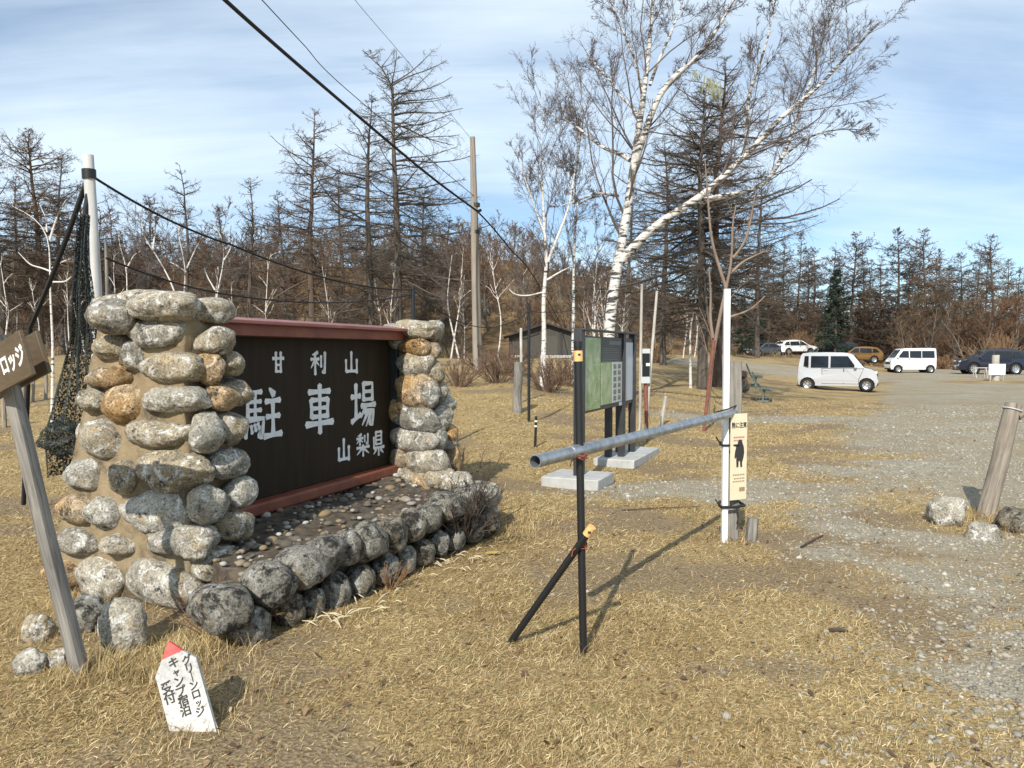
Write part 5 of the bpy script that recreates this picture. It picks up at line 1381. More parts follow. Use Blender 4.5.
def build_larches():
    def put(px, d, H_px_top, seed, Lm, r0, label, nb=90, bend=0, first=.15, tw=None, asym=None, dens=1.0, bark='larch_bark', twm='twig_larch', rz=0):
        g = gd(px, d); H = at(px, H_px_top, d).z - g.z
        tw = tw or max(1, d / 26)
        tm, cm = larch_meshes(seed, H, Lm, r0, nb, first, bend, tw, asym, dens)
        return tree_obj('larch_tree', g - ZZ * .15, rz, label, None, tm, cm, MT[bark], MT[twm])
    put(398, 46, 43, 1, 5.2, .27, 'tallest bare larch of the left group, its tip bent to the left', nb=105, bend=-1.9, asym=(0.1, .35))
    put(371, 47, 92, 2, 4.9, .25, 'bare larch close on the left of the tallest bent tipped larch', nb=95, asym=(PI, .3))
    put(313, 50, 106, 3, 4.4, .24, 'tall bare larch above the middle of the sign board roof', nb=85, bark='larch_bark_red', twm='twig_larch_warm')
    put(251, 52, 176, 4, 3.3, .17, 'slim bare larch above the left end of the sign board roof', nb=55, dens=.8)
    put(187, 50, 163, 5, 3.4, .17, 'sparse bare larch with level branches right of the pale pole', nb=42, dens=.8)
    put(40, 46, 128, 6, 4.6, .26, 'broad dense larch at the upper left behind the crooked birch', nb=110, dens=1.15, bark='larch_bark_red', twm='twig_larch_warm')
    put(3, 44, 142, 7, 3.4, .2, 'bare larch cut by the left edge', nb=80)
    put(80, 56, 185, 16, 3.6, .18, 'bare larch just left of the pale pole top', nb=70, twm='twig_larch_warm')
    put(112, 60, 200, 17, 3.4, .18, 'low bare larch right behind the pale pole top', nb=60)
    for px, d, py, sd, Lm, nb_, lab in ((22, 62, 175, 70, 4.2, 90, 'larch behind the leaning signpost, lower than the broad larch'), (64, 50, 150, 71, 4.0, 95, 'dense larch close on the right of the broad upper left larch'), (100, 66, 205, 72, 3.8, 70, 'lower larch of the hill right beside the pale pole'), (150, 60, 195, 73, 3.6, 70, 'low larch between the pale pole and the sparse level branched larch'), (222, 64, 205, 74, 3.6, 70, 'low larch between the sparse larch and the slim larch'), (283, 62, 190, 75, 3.8, 70, 'low larch left of the tall larch above the board'), (343, 60, 165, 76, 4.0, 80, 'larch filling the gap left of the twin tall larches'), (425, 58, 185, 77, 4.2, 85, 'larch on the right of the tallest bent tipped larch'), (447, 66, 215, 78, 3.8, 70, 'low larch left of the utility pole'), (628, 52, 190, 79, 3.6, 80, 'larch behind the fork of the large leaning birch')):
        put(px, d, py, sd, Lm, .2, lab, nb=nb_, twm='twig_larch' if sd % 2 else 'twig_larch_warm')
    put(702, 27, 78, 8, 3.9, .19, 'dark wide larch with a thick trunk left of the white pole', nb=110, dens=1.2, first=.22)
    put(717, 29, 52, 9, 4.0, .20, 'second dark larch standing directly behind the white pole', nb=110, dens=1.2, first=.22, bark='larch_bark_red', twm='twig_larch_warm')
    put(757, 62, 168, 10, 5.2, .22, 'dark larch behind the park benches, lower than its neighbours', nb=90, dens=1.1)
    put(663, 38, 135, 11, 3.2, .17, 'larch half hidden behind the large leaning birch', nb=80, dens=1.0)
    # far edge of the car park: four kinds copied along the line
    protos = []
    for i, (H, Lm, bark, tw_) in enumerate(((14, 3.3, 'larch_bark', 'twig_larch_warm'), (13, 3.6, 'larch_bark_red', 'twig_larch'), (15, 3.0, 'larch_bark', 'twig_larch'), (12, 3.8, 'larch_bark_red', 'twig_larch_warm'))):
        tm, cm = larch_meshes(60 + i, H, Lm * 1.25, .18, 80, .08, 0, 3.4, None, 1.0); protos.append((tm, cm, H, bark, tw_))
    rng = random.Random(6)
    spots = [(797, 236, 84), (812, 250, 95), (833, 245, 82), (851, 236, 86), (868, 262, 92), (896, 230, 85), (908, 250, 96), (924, 232, 84), (940, 252, 92), (958, 255, 88), (976, 248, 95), (991, 238, 82), (1004, 262, 90), (1018, 270, 86), (783, 238, 90), (768, 248, 86), (880, 258, 100), (948, 268, 98), (1040, 250, 86), (1062, 240, 90), (1085, 255, 84), (772, 262, 98), (842, 262, 104), (915, 258, 106), (985, 262, 104), (806, 252, 104), (862, 250, 108), (932, 262, 110)]
    for i, (px, py, d) in enumerate(spots):
        tm, cm, H, bark, tw_ = protos[i % 4]
        if px < 885: d = max(d, 90)
        g = gd(px, d); h = at(px, py - 3, d).z - g.z
        tree_obj('larch_tree', g - ZZ * .1, rng.uniform(0, 6.28), 'bare larch in the row of trees beyond the parked cars', 'larches beyond the car park', tm, cm, MT[bark], MT[tw_], h / H)

def fir_meshes(seed, H, Lm):
    rng = np.random.default_rng(seed)
    u = np.linspace(0, 1, 10); tr = np.stack([u * 0, u * 0, u * H], -1)
    nb = 120; t = np.sort(rng.uniform(.1, .99, nb)); az = rng.uniform(0, 6.28, nb); Ln = Lm * (1 - t) ** .8 * rng.uniform(.6, 1.1, nb) + .1
    B = np.empty((nb, 5, 3)); p = np.stack([t * 0, t * 0, t * H], -1); B[:, 0] = p
    d = np.stack([np.cos(az), np.sin(az), -.15 + t * .6], -1)
    for q in range(1, 5):
        d = nrm(d + np.array([0, 0, -.08 if q < 3 else .1]) + rng.normal(0, .05, (nb, 3))); p = p + d * (Ln / 4)[:, None]; B[:, q] = p
    R = np.full((nb, 5), .03)
    c = kids(rng, B, R, 10, .1, 1, .9, .4, 3, up=-.1, flat=.3, rr=1, rmin=.05, shrink=.5, minlen=.2)
    c2 = kids(rng, *c, 5, .1, 1, .8, .5, 2, flat=.5, rr=1, rmin=.045, minlen=.15)
    return tubes_mesh('fir_trunk', [(tr[None], (.16 * (1 - u) + .01)[None], 7)]), tubes_mesh('fir_crown', [(B, R, 3), (c[0], c[1], 3), (c2[0], c2[1], 3)])

def build_woods():
    rng = random.Random(12)
    tm, cm = fir_meshes(3, 10, 2.6)
    for i, (px, d, py, lab) in enumerate(((835, 80, 268, 'dark green fir behind the silver car'), (757, 88, 290, 'dark green fir behind the park benches'), (742, 60, 298, 'low dark fir behind the white pole'))):
        g = gd(px, d); h = at(px, py, d).z - g.z
        tree_obj('fir_tree', g, i * 1.3, lab, None, tm, cm, MT['larch_bark'], MT['fir'], h / 10)
    # hillside wood: kinds of bare brown tree, copied
    protos = []
    for i in range(7):
        H = rng.uniform(6.0, 7.5)
        protos.append(bare_meshes(200 + i, H, .085, spread=.85, twig=2.3, n1=16, n2=7, n3=6, n4=4, first=.08, multi=1 + (i % 3 > 0), lean=.16))
    low = [bare_meshes(260 + i, 6.8, .085, spread=.85, twig=3.4, n1=15, n2=7, n3=6, n4=0, first=.08, multi=1 + i % 2, lean=.16) for i in range(4)]
    cnt = 0
    tries = 0; rest = []
    placed = []
    while cnt < 330 and tries < 6000:
        tries += 1
        px = rng.uniform(-90, 780); d = math.exp(rng.uniform(math.log(36), math.log(125)))
        x = (px - CX) / F_PX * d; s = d - 1.7 * max(0, x)
        if s < 50 + rng.uniform(0, 6) or (505 < px < 600 and d < 58) or (465 < px < 505 and d < 62): continue
        if any((x - a) ** 2 + (d - b) ** 2 < (1.0 + d * .010) ** 2 for a, b in placed): continue
        placed.append((x, d)); i = rng.randrange(7); tm, cm = protos[i]
        sc_ = rng.uniform(.7, 1.2) * (1 if d > 60 else .8); cnt += 1
        if d > 84: rest.append((*low[i % 4], x, d, rng.uniform(0, 6.28), sc_)); continue
        tree_obj('bare_tree', Vector((x, d, tz(x, d) - .1)), rng.uniform(0, 6.28), 'bare brown tree in the hillside wood', 'bare trees of the hillside wood', tm, cm, MT['wood_grey'], MT['twig_red'], sc_)
    # thin pale stems among them
    pb = []
    for i in range(3): pb.append(bare_meshes(230 + i, 6.5, .06, spread=.5, twig=2.2, n1=9, n2=5, n3=3, n4=0, first=.3, lean=.12))
    for i in range(34):
        px = rng.choice([rng.uniform(100, 480), rng.uniform(400, 620), rng.uniform(600, 720), rng.uniform(-20, 120)]); d = rng.uniform(36, 70)
        x = (px - CX) / F_PX * d; tm, cm = pb[i % 3]
        if 505 < px < 590 and d < 56: continue
        tree_obj('birch_tree', Vector((x, d, tz(x, d) - .1)), rng.uniform(0, 6.28), 'thin pale stemmed birch at the front of the hillside wood', 'thin birches of the hillside wood', tm, cm, MT['birch'], MT['twig_red'], rng.uniform(.7, 1.05))
    # bare trees under and behind the far larches
    n_right = 0
    for i in range(175):
        px = rng.uniform(690, 1085); d = rng.uniform(71, 112); x = (px - CX) / F_PX * d
        if d < 66 + .15 * x or (px < 885 and d < 89): continue
        tm, cm = protos[rng.randrange(7)]; near = d < 92 and n_right < 62
        if near:
            n_right += 1
            tree_obj('bare_tree', Vector((x, d, tz(x, d) - .1)), rng.uniform(0, 6.28), 'bare brown tree under the larches beyond the parked cars', 'bare trees beyond the car park', tm, cm, MT['wood_grey'], MT['twig_red'], rng.uniform(.6, 1.25))
        else: rest.append((*low[i % 4], x, d, rng.uniform(0, 6.28), rng.uniform(.6, 1.3)))
    # the trees farther in read as one brown mass: a single object
    def merged(name, k, mat, parent):
        vs, fs, n = [], [], 0
        for r_ in rest:
            me = r_[k]; nv = len(me.vertices); v = np.empty(nv * 3, np.float32); me.vertices.foreach_get('co', v); v = v.reshape(-1, 3) * r_[5]
            c, s_ = math.cos(r_[4]), math.sin(r_[4])
            v = np.stack([v[:, 0] * c - v[:, 1] * s_ + r_[2], v[:, 0] * s_ + v[:, 1] * c + r_[3], v[:, 2] + tz(r_[2], r_[3]) - .1], -1)
            f = np.empty(len(me.loops), np.int32); me.loops.foreach_get('vertex_index', f); vs.append(v); fs.append(f.reshape(-1, 4) + n); n += nv
        o = addobj(name, np_mesh(name, np.concatenate(vs), np.concatenate(fs)), mat); return o
    o = merged('far_wood', 1, MT['twig_red'], None); tag(o, 'brown mass of far bare woodland behind the first trees', 'woodland', kind='stuff')
    t_ = merged('trunks', 0, MT['wood_grey'], None); t_.parent = o
    # shrubs
    def shrub_meshes(seed, H, n, tw, sp=.5):
        r = np.random.default_rng(seed); a = r.uniform(0, 6.28, n); q = r.uniform(.05, sp, n)
        P = np.empty((n, 6, 3)); p = np.stack([np.cos(a) * q * .3 * H, np.sin(a) * q * .3 * H, q * 0], -1); P[:, 0] = p
        d = nrm(np.stack([np.cos(a) * q * 1.5, np.sin(a) * q * 1.5, np.ones(n)], -1))
        for k in range(1, 6):
            d = nrm(d + r.normal(0, .12, (n, 3))); p = p + d * (H / 5 * r.uniform(.5, 1.05, n))[:, None]; P[:, k] = p
        R = np.linspace(.011, .005, 6)[None] * tw * np.ones((n, 1))
        c = kids(r, P, R, 6, .15, 1, .6, .42, 5, up=.3, wob=.15, rr=.7, rmin=.0045 * tw)
        c2 = kids(r, *c, 4, .1, 1, .6, .5, 4, up=.2, wob=.15, rr=.8, rmin=.0038 * tw)
        return tubes_mesh('stems', [(P, R, 4)]), tubes_mesh('twigs', [(c[0], c[1], 3), (c2[0], c2[1], 3)])
    def shrub(px, d, h, seed, label, mat='shrub_red', n=26, tw=1.0, sp=.6, z=0, group=None, cat='shrub'):
        g = gd(px, d) if not isinstance(px, Vector) else px
        s, t = shrub_meshes(seed, h, n, tw, sp)
        root = empty('shrub', g, 0, label, cat, group); addobj('stems', s, MT[mat], root); addobj('twigs', t, MT[mat], root)
    shrub(548, 21, 1.15, 1, 'bare reddish shrub at the foot of the slim white birch', n=34, tw=1.2)
    shrub(498, 22, 1.1, 2, 'bare reddish shrub right of the utility pole foot', n=36, tw=1.3, sp=.8)
    shrub(512, 24, 1.2, 3, 'bare shrub in front of the left wall of the dark hut', n=34, tw=1.4, sp=.8)
    shrub(566, 23, 1.1, 4, 'bare reddish shrub between the slim birch and the information board', n=34, tw=1.3, sp=.8)
    shrub(458, 21, .9, 5, 'bare low shrub right beside the far stone pillar', n=30, tw=1.2, sp=.8)
    shrub(626, 19, .9, 6, 'bare low shrub just right of the information board', n=26, tw=1.1, sp=.7)
    shrub(480, 26, 1.0, 7, 'bare low shrub hiding the foot of the utility pole', n=30, tw=1.4, sp=.9)
    shrub(800, 88, 3.6, 8, 'tan rounded bush above the white estate car', 'shrub_tan', n=60, tw=3.5, sp=.9)
    shrub(745, 88, 2.2, 9, 'tan brush clump behind the benches across the lane', 'shrub_tan', n=40, tw=3, sp=1)
    shrub(764, 90, 2.2, 10, 'tan brush clump behind the dark saloon', 'shrub_tan', n=40, tw=3, sp=1)
    shrub(1000, 70, 4.0, 11, 'tall tan bush behind the navy car', 'shrub_tan', n=60, tw=3.4, sp=.9)
    shrub(945, 72, 1.6, 12, 'tan brush between the white van and the navy car', 'shrub_tan', n=50, tw=3, sp=1)
    shrub(652, 40, 1.2, 13, 'tan brush clump on the bank right of the information board', 'shrub_tan', n=40, tw=2, sp=1)
    # dead weeds on the planter
    wn = Vector(((W1 - W0).y, -(W1 - W0).x, 0)).normalized()
    shrub(W0.lerp(W1, .80) - wn * .02 + ZZ * .12, 0, .50, 20, 'dark dead weeds hanging over the far end of the planter wall', 'shrub_dark', n=60, tw=.6, sp=.75, cat='weeds')
    shrub(W0.lerp(W1, .92) - wn * .10 + ZZ * .28, 0, .34, 21, 'dead weed stems on top of the planter end beside the pale boulder', 'shrub_dark', n=26, tw=.4, sp=.7, cat='weeds')
    shrub(W0.lerp(W1, .42) + wn * .06, 0, .22, 22, 'small brown dead weeds at the middle of the planter wall foot', 'shrub_tan', n=22, tw=.35, sp=.7, cat='weeds')
    shrub(Vector((-1.62, 4.28, 0)), 0, .34, 23, 'tangle of dead brown weeds between the near pillar and the planter wall', 'shrub_tan', n=34, tw=.35, sp=.9, cat='weeds')
    shrub(L(2.5, .62, 0), 0, .8, 24, 'thin dead stalks standing in front of the far stone pillar', 'shrub_dark', n=14, tw=.45, sp=.5, cat='weeds')
    # ground brush on the slopes and under the far trees
    rg = np.random.default_rng(31)
    M = 60000
    px = rg.uniform(-120, 1150, M); d = np.exp(rg.uniform(math.log(30), math.log(125), M)); x = (px - CX) / F_PX * d
    s = d - 1.7 * np.maximum(0, x)
    cl = fbm(x * .3, d * .3, 51)
    ok = ((s > 47) | (d > 66 + .15 * x)) & (rg.uniform(0, 1, M) < sstep(.33, .62, cl)) & ~((px > 455) & (px < 600) & (d < 62))
    x, d, cl = x[ok], d[ok], cl[ok]; M = len(x)
    L_ = rg.uniform(.3, 1.15, M) * (.5 + cl); w = .008 * d / 30; az = rg.uniform(0, 6.28, M); el = rg.uniform(.5, 1.5, M)
    p0 = np.stack([x, d, terrain(x, d) - .03], -1); dv = np.stack([np.cos(az) * np.cos(el), np.sin(az) * np.cos(el), np.sin(el)], -1)
    p1 = p0 + dv * L_[:, None]
    sd = np.stack([-np.sin(az), np.cos(az), np.zeros(M)], -1) * w[:, None]; V = np.stack([p0 - sd, p0 + sd, p1], 1).reshape(-1, 3)
    T = np.arange(M * 3).reshape(-1, 3)
    m, nt, b = newmat('brush stalks'); gi = N(nt, 'ShaderNodeNewGeometry').outputs['Random Per Island']
    nt.links.new(ramp(nt, [(0, (.05, .032, .02)), (.4, (.14, .085, .045)), (.75, (.27, .185, .09)), (1, (.40, .31, .16))], gi).outputs[0], b.inputs['Base Color']); b.inputs['Roughness'].default_value = .9
    o = addobj('undergrowth', np_mesh('undergrowth', V, None, T), m); tag(o, 'dry brown undergrowth covering the wooded slope', 'undergrowth', kind='stuff')
    # hanging lichen on the big birch
    mb = MB(); r = random.Random(3); vv = []
    c0 = at(708, 78, 18.2)
    for i in range(70):
        a = c0 + Vector((r.uniform(-.35, .30), r.uniform(-.15, .15), 0)); a.z -= (a.x - c0.x) * .5
        l = r.uniform(.1, .55) * (1 if a.x > c0.x - .1 else .4)
        mb.tube([a, a + Vector((r.uniform(-.05, .05), 0, -l * .5)), a + Vector((r.uniform(-.09, .09), 0, -l))], [.004, .009, .003], 4)
    o = mb.build('hanging_lichen', MT['moss']); tag(o, 'pale green lichen hanging high in the large birch', 'lichen', kind='stuff')
# ------------------------------------------------------------------ cars
def make_car(label, pos, heading, spec, paint, group='cars in the car park'):
    """x forward, y left, z up; outline = side view; wheels at wx; glass and lamps sit a few mm proud"""
    Wd = spec['W'] / 2; belt = spec['belt']; roof = spec['H']; tum = spec.get('tum', .13)
    wr = spec['wr']; wx = spec['wx']
    root = empty('parked_car' if not spec.get('van') else 'parked_van', pos, heading, label, 'van' if spec.get('van') else 'car', group)
    # outline with wheel arches
    out = list(spec['outline'])            # from rear bottom, over the roof, to front bottom
    pts = [Vector((a, 0, b)) for a, b in out]
    zb = spec['sill']; ar = wr + .055
    low = []
    for cx in (wx[1], wx[0]):
        a0 = math.asin(max(-1, min(1, (zb - wr) / ar)))
        for k in range(9):
            a = a0 + (PI - 2 * a0) * k / 8; low.append(Vector((cx + ar * math.cos(a), 0, wr + ar * math.sin(a))))
    pts += low
    bm = bmesh.new()
    f0 = bm.faces.new([bm.verts.new(p + Vector((0, -Wd, 0))) for p in pts])
    r = bmesh.ops.extrude_face_region(bm, geom=[f0])
    for v in [g for g in r['geom'] if isinstance(g, bmesh.types.BMVert)]: v.co.y = Wd
    for z in (belt, (belt + roof) / 2, zb + .30):
        bmesh.ops.bisect_plane(bm, geom=bm.verts[:] + bm.edges[:] + bm.faces[:], plane_co=(0, 0, z), plane_no=(0, 0, 1))
    def half(z, x=0):
        w = Wd
        if z > belt: w -= tum * ((z - belt) / (roof - belt)) ** 1.0
        if z < zb + .30: w -= .035 * (zb + .30 - z) / .3
        return w
    Lh = spec['L'] / 2
    def taper(x):
        e = max(0, abs(x) / Lh - .80) / .20
        return 1 - .10 * e * e
    for v in bm.verts:
        s = 1 if v.co.y > 0 else -1
        v.co.y = s * half(v.co.z) * taper(v.co.x)
    bmesh.ops.recalc_face_normals(bm, faces=bm.faces)
    bmesh.ops.triangulate(bm, faces=[f for f in bm.faces if len(f.verts) > 4], quad_method='BEAUTY', ngon_method='BEAUTY')
    me = bpy.data.meshes.new('body'); bm.to_mesh(me); bm.free()
    for p in me.polygons: p.use_smooth = True
    me.set_sharp_from_angle(angle=math.radians(38))
    body = addobj('body', me, paint, root)
    bv = body.modifiers.new('edge', 'BEVEL'); bv.width = .045; bv.segments = 3; bv.limit_method = 'ANGLE'; bv.angle_limit = math.radians(42)
    # side panels (doors, glass) follow the body side
    def sidepanel(poly, s, off, th, mat, name, parent):
        n = len(poly); mb = MB()
        zs = sorted(set(round(z, 3) for _, z in poly))
        a = [Vector((x, s * (half(z) * taper(x) + off), z)) for x, z in poly]; b = [Vector((x, s * (half(z) * taper(x) + off - th), z)) for x, z in poly]
        mb._add(a + b, [tuple(range(n)), tuple(range(2 * n - 1, n - 1, -1))] + [(i, n + i, n + (i + 1) % n, (i + 1) % n) for i in range(n)])
        return mb.build(name, mat, parent)
    for s in (-1, 1):
        for poly in spec['doors']:
            cxp = sum(p[0] for p in poly) / len(poly); czp = sum(p[1] for p in poly) / len(poly)
            big = [(p[0] + math.copysign(.02, p[0] - cxp), p[1] + math.copysign(.02, p[1] - czp)) for p in poly]
            d = sidepanel(poly, s, .007, .02, paint, 'door', root); sidepanel(big, s, .003, .02, MT['trim'], 'door_gap', d)
            xs = [p[0] for p in poly]; hx = min(xs) + .16
            mb = MB(); zz = belt - .09; mb.box((hx, s * (half(zz) + .018), zz), (.16, .03, .028)); mb.build('handle', paint, d, bevel=.006)
        for poly in spec['windows']:
            sidepanel(poly, s, .010, .02, MT['glass'], 'side_window', root)
        mb = MB(); m = spec['mirror']; mb.box((m[0], s * (half(m[1]) + .10), m[1]), (.12, .17, .14)); mb.build('mirror', paint, root, bevel=.03)
        sidepanel([(wx[0] + ar + .02, zb + .005), (wx[1] - ar - .02, zb + .005), (wx[1] - ar - .03, zb + .09), (wx[0] + ar + .03, zb + .09)], s, .012, .02, spec.get('trim') or MT['trim'], 'side_sill', root)
        for cx in wx:
            w = empty('wheel', (cx, s * (Wd - .10), wr)); w.parent = root
            t = .095
            prof = [(wr * .62, -t), (wr * .92, -t), (wr, -t * .6), (wr, t * .6), (wr * .92, t), (wr * .62, t)]
            mb = MB(); mb.lathe(prof, 28); mb.build('tyre', MT['tyre'], w, smooth=40)
            prof = [(.0, s * .085), (wr * .16, s * .088), (wr * .2, s * .065), (wr * .56, s * .075), (wr * .66, s * .092), (wr * .66, -s * .05), (0, -s * .05)]
            mb = MB(); mb.lathe(prof, 28); rim = mb.build('rim', MT['rim'], w, smooth=40)
            mb = MB()
            for k in range(7):
                a = 2 * PI * k / 7; mb.prism([(math.cos(a - .17) * wr * .25, math.sin(a - .17) * wr * .25), (math.cos(a + .17) * wr * .25, math.sin(a + .17) * wr * .25), (math.cos(a + .15) * wr * .55, math.sin(a + .15) * wr * .55), (math.cos(a - .15) * wr * .55, math.sin(a - .15) * wr * .55)], (0, s * .078, 0), (1, 0, 0), ZZ, (0, s, 0), .002)
            mb.build('rim_opening', MT['trim'], w)
            mb = MB()
            mb.lathe([(0, -s * .09), (ar * .99, -s * .09), (ar * .99, s * .035), (ar * .985, s * .035), (ar * .985, -s * .085), (0, -s * .085)], 24, c=(cx, s * (Wd - .06), wr)); mb.build('wheel_well', MT['trim'], root, smooth=40)
    # glass across the car: quads on the outline between two points
    def cross(p, q, inset, mat, name, off=.008, th=.012, z_in=0):
        a, b = Vector((p[0], 0, p[1])), Vector((q[0], 0, q[1])); t = (b - a).normalized(); n = Vector((t.z, 0, -t.x))
        if n.z < 0 and abs(n.z) > .1: n = -n
        if abs(n.z) <= .1: n = Vector((1 if a.x > 0 else -1, 0, 0))
        a2, b2 = a + t * .04 + n * off, b - t * .04 + n * off
        ha, hb = half(p[1]) * taper(p[0]) - inset, half(q[1]) * taper(q[0]) - inset
        v = [a2 + Vector((0, -ha, 0)), a2 + Vector((0, ha, 0)), b2 + Vector((0, hb, 0)), b2 + Vector((0, -hb, 0))]
        mb = MB(); mb._add(v + [x - n * th for x in v], [(0, 1, 2, 3), (7, 6, 5, 4), (0, 4, 5, 1), (1, 5, 6, 2), (2, 6, 7, 3), (3, 7, 4, 0)]); return mb.build(name, mat, root)
    cross(*spec['windscreen'], .10, MT['glass'], 'windscreen')
    cross(*spec['rearglass'], .12, MT['glass'], 'rear_window')
    fx, rx = spec['front'], spec['rear']
    def xend(z, front):
        xs = []
        for (x0, z0), (x1, z1) in zip(out, out[1:]):
            if min(z0, z1) <= z <= max(z0, z1) and abs(z1 - z0) > 1e-6: xs.append(x0 + (x1 - x0) * (z - z0) / (z1 - z0))
        return max(xs) if front else min(xs)
    for s in (-1, 1):
        mb = MB(); hl = spec['headlight']; mb.box((xend(hl[2], True) - hl[0] / 2 + .012, s * (Wd * .93 - hl[1] / 2 - .02), hl[2]), (hl[0], hl[1], hl[3])); mb.build('headlight', MT['lamp_clear'], root, bevel=.025)
        mb = MB(); tl = spec['taillight']; mb.box((xend(tl[2], False) + tl[0] / 2 - .012, s * (Wd * .93 - tl[1] / 2 - .02), tl[2]), (tl[0], tl[1], tl[3])); mb.build('tail_light', MT['lamp_red'], root, bevel=.02)
    g = spec['grille']
    mb = MB(); mb.box((fx - .02, 0, g[1]), (.06, g[0], g[2])); mb.build('grille', MT['trim'], root, bevel=.01)
    mb = MB(); mb.box((fx - .03, 0, .30), (.10, Wd * 1.5, .10)); mb.build('bumper_intake', MT['trim'], root, bevel=.01)
    mb = MB(); mb.box((fx + .012, 0, .44), (.012, .33, .165)); mb.build('number_plate', MT['plate'], root)
    mb = MB(); mb.box((rx - .012, 0, .70), (.012, .33, .165)); mb.build('number_plate', MT['plate'], root)
    mb = MB(); mb.box((rx + .03, 0, .36), (.10, Wd * 1.55, .14)); mb.build('bumper', spec.get('bump') or MT['trim'], root, bevel=.02)
    return root

def build_cars():
    kei = dict(L=3.4, W=1.48, H=1.80, belt=1.05, sill=.22, wr=.285, wx=(-1.26, 1.26), tum=.11,
        outline=[(-1.60, .22), (-1.68, .32), (-1.70, .60), (-1.69, .95), (-1.64, 1.30), (-1.56, 1.66), (-1.48, 1.75), (-1.2, 1.785), (-.4, 1.80), (.25, 1.785), (.56, 1.74), (.68, 1.68), (1.14, 1.09), (1.45, 1.01), (1.60, .92), (1.67, .76), (1.70, .55), (1.69, .32), (1.62, .22)],
        doors=[[(-.62, .34), (.28, .34), (.28, 1.03), (-.62, 1.03)], [(.32, .34), (.92, .34), (.92, .55), (1.12, 1.03), (.32, 1.03)]],
        windows=[[(-1.44, 1.16), (-1.22, 1.09), (-1.22, 1.62), (-1.40, 1.62)], [(-1.12, 1.09), (-.36, 1.09), (-.36, 1.62), (-1.12, 1.62)], [(-.27, 1.09), (.82, 1.09), (.46, 1.62), (-.27, 1.62)]],
        mirror=(.80, 1.12), windscreen=((.68, 1.68), (1.14, 1.09)), rearglass=((-1.645, 1.25), (-1.56, 1.66)), front=1.69, rear=-1.69, headlight=(.22, .26, .80, .20), taillight=(.10, .12, .85, .50), grille=(.8, .74, .12), trim=MT['car_silver'])
    g = gd(838, 35.0); make_car('silver white boxy small car parked broadside on the grass edge', g, math.radians(-27), kei, MT['car_silver']).scale = (.97, 1, .955)
    van = dict(van=True, L=3.4, W=1.48, H=1.90, belt=1.12, sill=.24, wr=.275, wx=(-1.22, 1.15), tum=.09,
        outline=[(-1.62, .24), (-1.69, .36), (-1.70, 1.0), (-1.66, 1.80), (-1.60, 1.87), (-1.2, 1.90), (.5, 1.88), (.80, 1.84), (.92, 1.78), (1.40, 1.12), (1.56, .98), (1.66, .80), (1.69, .5), (1.68, .34), (1.62, .24)],
        doors=[[(-.52, .36), (.34, .36), (.34, 1.10), (-.52, 1.10)], [(.38, .36), (.80, .36), (.86, .56), (1.2, 1.10), (.38, 1.10)]],
        windows=[[(-1.52, 1.16), (-.60, 1.16), (-.60, 1.68), (-1.50, 1.68)], [(-.54, 1.16), (.30, 1.16), (.30, 1.68), (-.54, 1.68)], [(.38, 1.16), (1.20, 1.16), (.80, 1.68), (.38, 1.68)]],
        mirror=(1.22, 1.2), windscreen=((.92, 1.78), (1.40, 1.12)), rearglass=((-1.695, 1.1), (-1.665, 1.72)), front=1.68, rear=-1.69, headlight=(.2, .3, .84, .20), taillight=(.1, .12, .9, .4), grille=(.9, .74, .16), trim=MT['car_white'])
    g = gd(910, 60); make_car('white one box van facing left before the far trees', g, math.radians(174), van, MT['car_white'])
    suv = dict(L=4.55, W=1.82, H=1.66, belt=1.0, sill=.28, wr=.36, wx=(-1.36, 1.32), tum=.24,
        outline=[(-2.14, .28), (-2.24, .40), (-2.27, .70), (-2.22, 1.0), (-2.10, 1.20), (-1.80, 1.48), (-1.55, 1.58), (-.9, 1.655), (-.2, 1.66), (.30, 1.60), (.45, 1.56), (1.22, 1.05), (1.9, .96), (2.16, .86), (2.25, .68), (2.27, .42), (2.18, .28)],
        doors=[[(-.92, .40), (.02, .40), (.02, .98), (-1.1, .98)], [(.06, .40), (.90, .40), (.95, .98), (.06, .98)]],
        windows=[[(-1.86, 1.10), (-1.22, 1.05), (-1.22, 1.46), (-1.62, 1.42)], [(-1.14, 1.05), (-.02, 1.05), (-.02, 1.50), (-1.14, 1.47)], [(.06, 1.05), (1.02, 1.05), (.42, 1.48), (.06, 1.50)]],
        mirror=(.95, 1.08), windscreen=((.45, 1.56), (1.22, 1.05)), rearglass=((-2.11, 1.19), (-1.80, 1.48)), front=2.25, rear=-2.25, headlight=(.34, .42, .80, .16), taillight=(.2, .30, .95, .16), grille=(1.0, .70, .22))
    g = gd(990, 56); o = make_car('dark navy car facing left behind the white double notice', g, math.radians(166), suv, MT['car_navy']); o.scale = (1, 1, 1.12)
    g = gd(795, 87); make_car('white estate car parked far behind the tail of the silver car', g, math.radians(12), suv, MT['car_white'])
    suv2 = dict(suv); 
    g = gd(857, 78); make_car('gold brown car showing past the nose of the silver car', g, math.radians(172), suv2, MT['car_gold'])
    g = gd(836, 84); o = make_car('black car of which only the roof shows above the silver car', g, math.radians(176), suv2, MT['car_black']); o.location.z += .15
